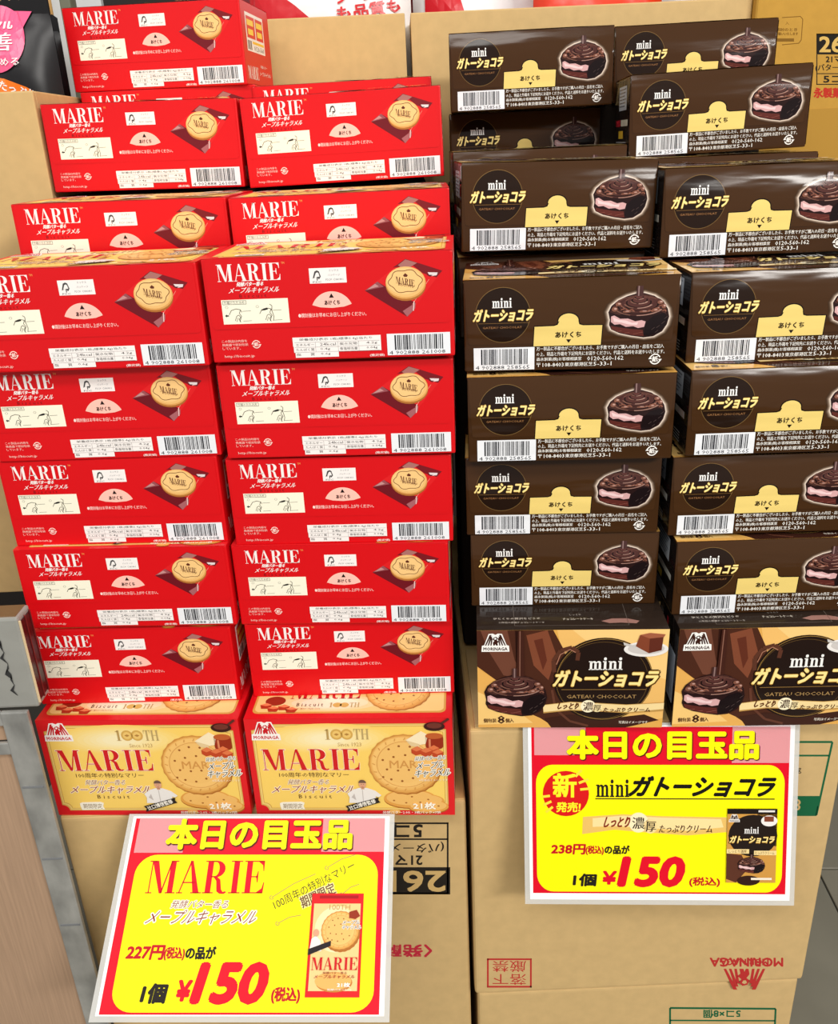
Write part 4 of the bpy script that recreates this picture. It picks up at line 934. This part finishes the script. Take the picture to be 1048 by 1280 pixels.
root, fn = pouch('kraft_pouch', q.x-.025, 1.02, q.z-.20, .11, .24, .05, (206, 160, 96), 'tan pouch with thin dark red lines in the top left corner', 'card', yaw=.1)
D = Design('card')
for x in (.3, .5, .66): D.line([(x, .2), (x+.1, .45), (x+.06, .7)], .008, (110, 30, 30), 1)
D.poly([(.6, .86), (.8, .8), (.95, .6), (.93, .74), (.8, .9)], (240, 224, 196), 1); surf_print(D, 'pouch_print', fn, root)
# pale board and post behind the left carton
a = at(18, 115, 1.12); b = at(92, 0, 1.12)
o = link('display_board', box_mesh('display_board', (a.x-.15, 1.12, 0), (b.x+.03, 1.13, .95), mat((206, 210, 212), 'card'), .001), None); tag(o, 'pale grey board behind the pouches at upper left', 'board')
a = at(72, 20, .90)
o = link('shelf_post', box_mesh('shelf_post', (at(82, 50, 1.0).x, 1.0, -.4935), (at(96, 50, 1.0).x, 1.02, 1.1), mat((112, 114, 98), 'matte'), .002), None); tag(o, 'grey-green shelf post between the pouches and the topmost red box', 'post')
# pouches in the back cartons
zp = p2.z
def backpouch(px, top, Y, wd, base, label, yaw=0, D=None, nm='snack_pouch', ht=.2, fin='foil', lean=0):
    p = at(px, top, Y)
    root, fn = pouch(nm, p.x, Y, p.z-ht, wd, ht, .06, base, label, fin, yaw, lean)
    if D: surf_print(D, 'pouch_print', fn, root)
    return root
D = Design('foil'); D.text('もも', .1, .35, .5, .55, WHITE, 1); D.ell(.7, .45, .2, .12, (240, 236, 232), 0); D.ell(.68, .43, .12, .07, (110, 14, 24), 1)
backpouch(300, -45, 1.10, .10, (120, 14, 26), 'dark red pouch with white curl, just right of the topmost red box', .1, D)
D = Design('foil'); D.poly([(0, .05), (.10, .17), (.28, .26), (.45, .36), (.3, .98), (0, .98)], (206, 20, 34), 0)
for i, s in enumerate(('シーングで', 'も品質も', '美味しい')): D.rtext(s, .54, .265+.06*i, .93, .235+.06*i, .05, (206, 24, 34), 1, .03, 1.45)
backpouch(408, -80, 1.03, .165, (240, 238, 236), 'white pouch with red lettering, above the bare cardboard back', .05, D, ht=.24)
D = Design('foil'); D.poly([(.1, .2), (.3, .1), (.5, .5), (.35, .9), (.1, .7)], (206, 24, 38), 0); D.poly([(.5, .5), (.7, .4), (.9, .7), (.7, .9)], (206, 24, 38), 0)
backpouch(597, -70, 1.10, .145, (238, 236, 236), 'white pouch with red splashes, above the left end of the brown stack', -.1, D, ht=.22)
D = Design('foil'); D.ell(.3, .6, .25, .2, (240, 120, 30), 0); D.ell(.7, .6, .25, .25, (246, 180, 60), 0); D.ell(.5, .5, .15, .2, (220, 60, 30), 1)
backpouch(750, -70, 1.03, .135, (226, 60, 30), 'orange and red pouch behind the wide open carton', .05, D, ht=.22)
D = Design('foil'); D.rect(.1, .3, .9, .5, (220, 30, 40), 0)
backpouch(872, -60, 1.10, .095, (236, 234, 234), 'white pouch with a red stripe, next to the golden carton', -.05, D, ht=.22)
D = None
backpouch(478, -60, 1.15, .07, (120, 20, 30), 'deep red pouch standing in the corner behind the white lettered pouch', 0, None, ht=.2)

# ================================================================ floor
root = tag(link('floor', box_mesh('floor', (-3, -2.5, -.53), (3, 3.2, -.4965), mat((74, 72, 66), 'matte'), 0)), kind='structure')
tm = [mat(c, 'paper', 1.0, (9, .10, (1, 1, 1))) for c in ((132, 128, 114), (138, 133, 118), (126, 123, 110))]
g1 = at_z(1004, 1086, -.4935); g2 = at_z(1048, 1086, -.4935); g3 = at_z(1002, 1194, -.4935); g4 = at_z(1048, 1239, -.4935)
ang = math.atan2(g2.y-g1.y, g2.x-g1.x)
ts = .30; me_t = {}
ex = Vector((math.cos(ang), math.sin(ang), 0)); ey = Vector((-ex.y, ex.x, 0))
dd = (g3-g1); k_ = dd.dot(ey)
for i in range(-4, 5):
    for j in range(-4, 5):
        mi = (i*7+j*3) % 3
        if mi not in me_t: me_t[mi] = box_mesh('tile', (.0012, .0012, -.0035), (ts-.0012, ts-.0012, 0), tm[mi], .0008, 1)
        o = link('tile', me_t[mi], root); p = g1+ex*(ts*i+.02)+ey*(ts*j); o.location = (p.x, p.y, -.4935); o.rotation_euler = (0, 0, ang)
# dark shelving behind everything
o = tag(link('wall_back', box_mesh('wall_back', (-3, 1.6, -.49), (3, 1.7, 2.4), mat((52, 46, 44), 'matte'), 0)), kind='structure')
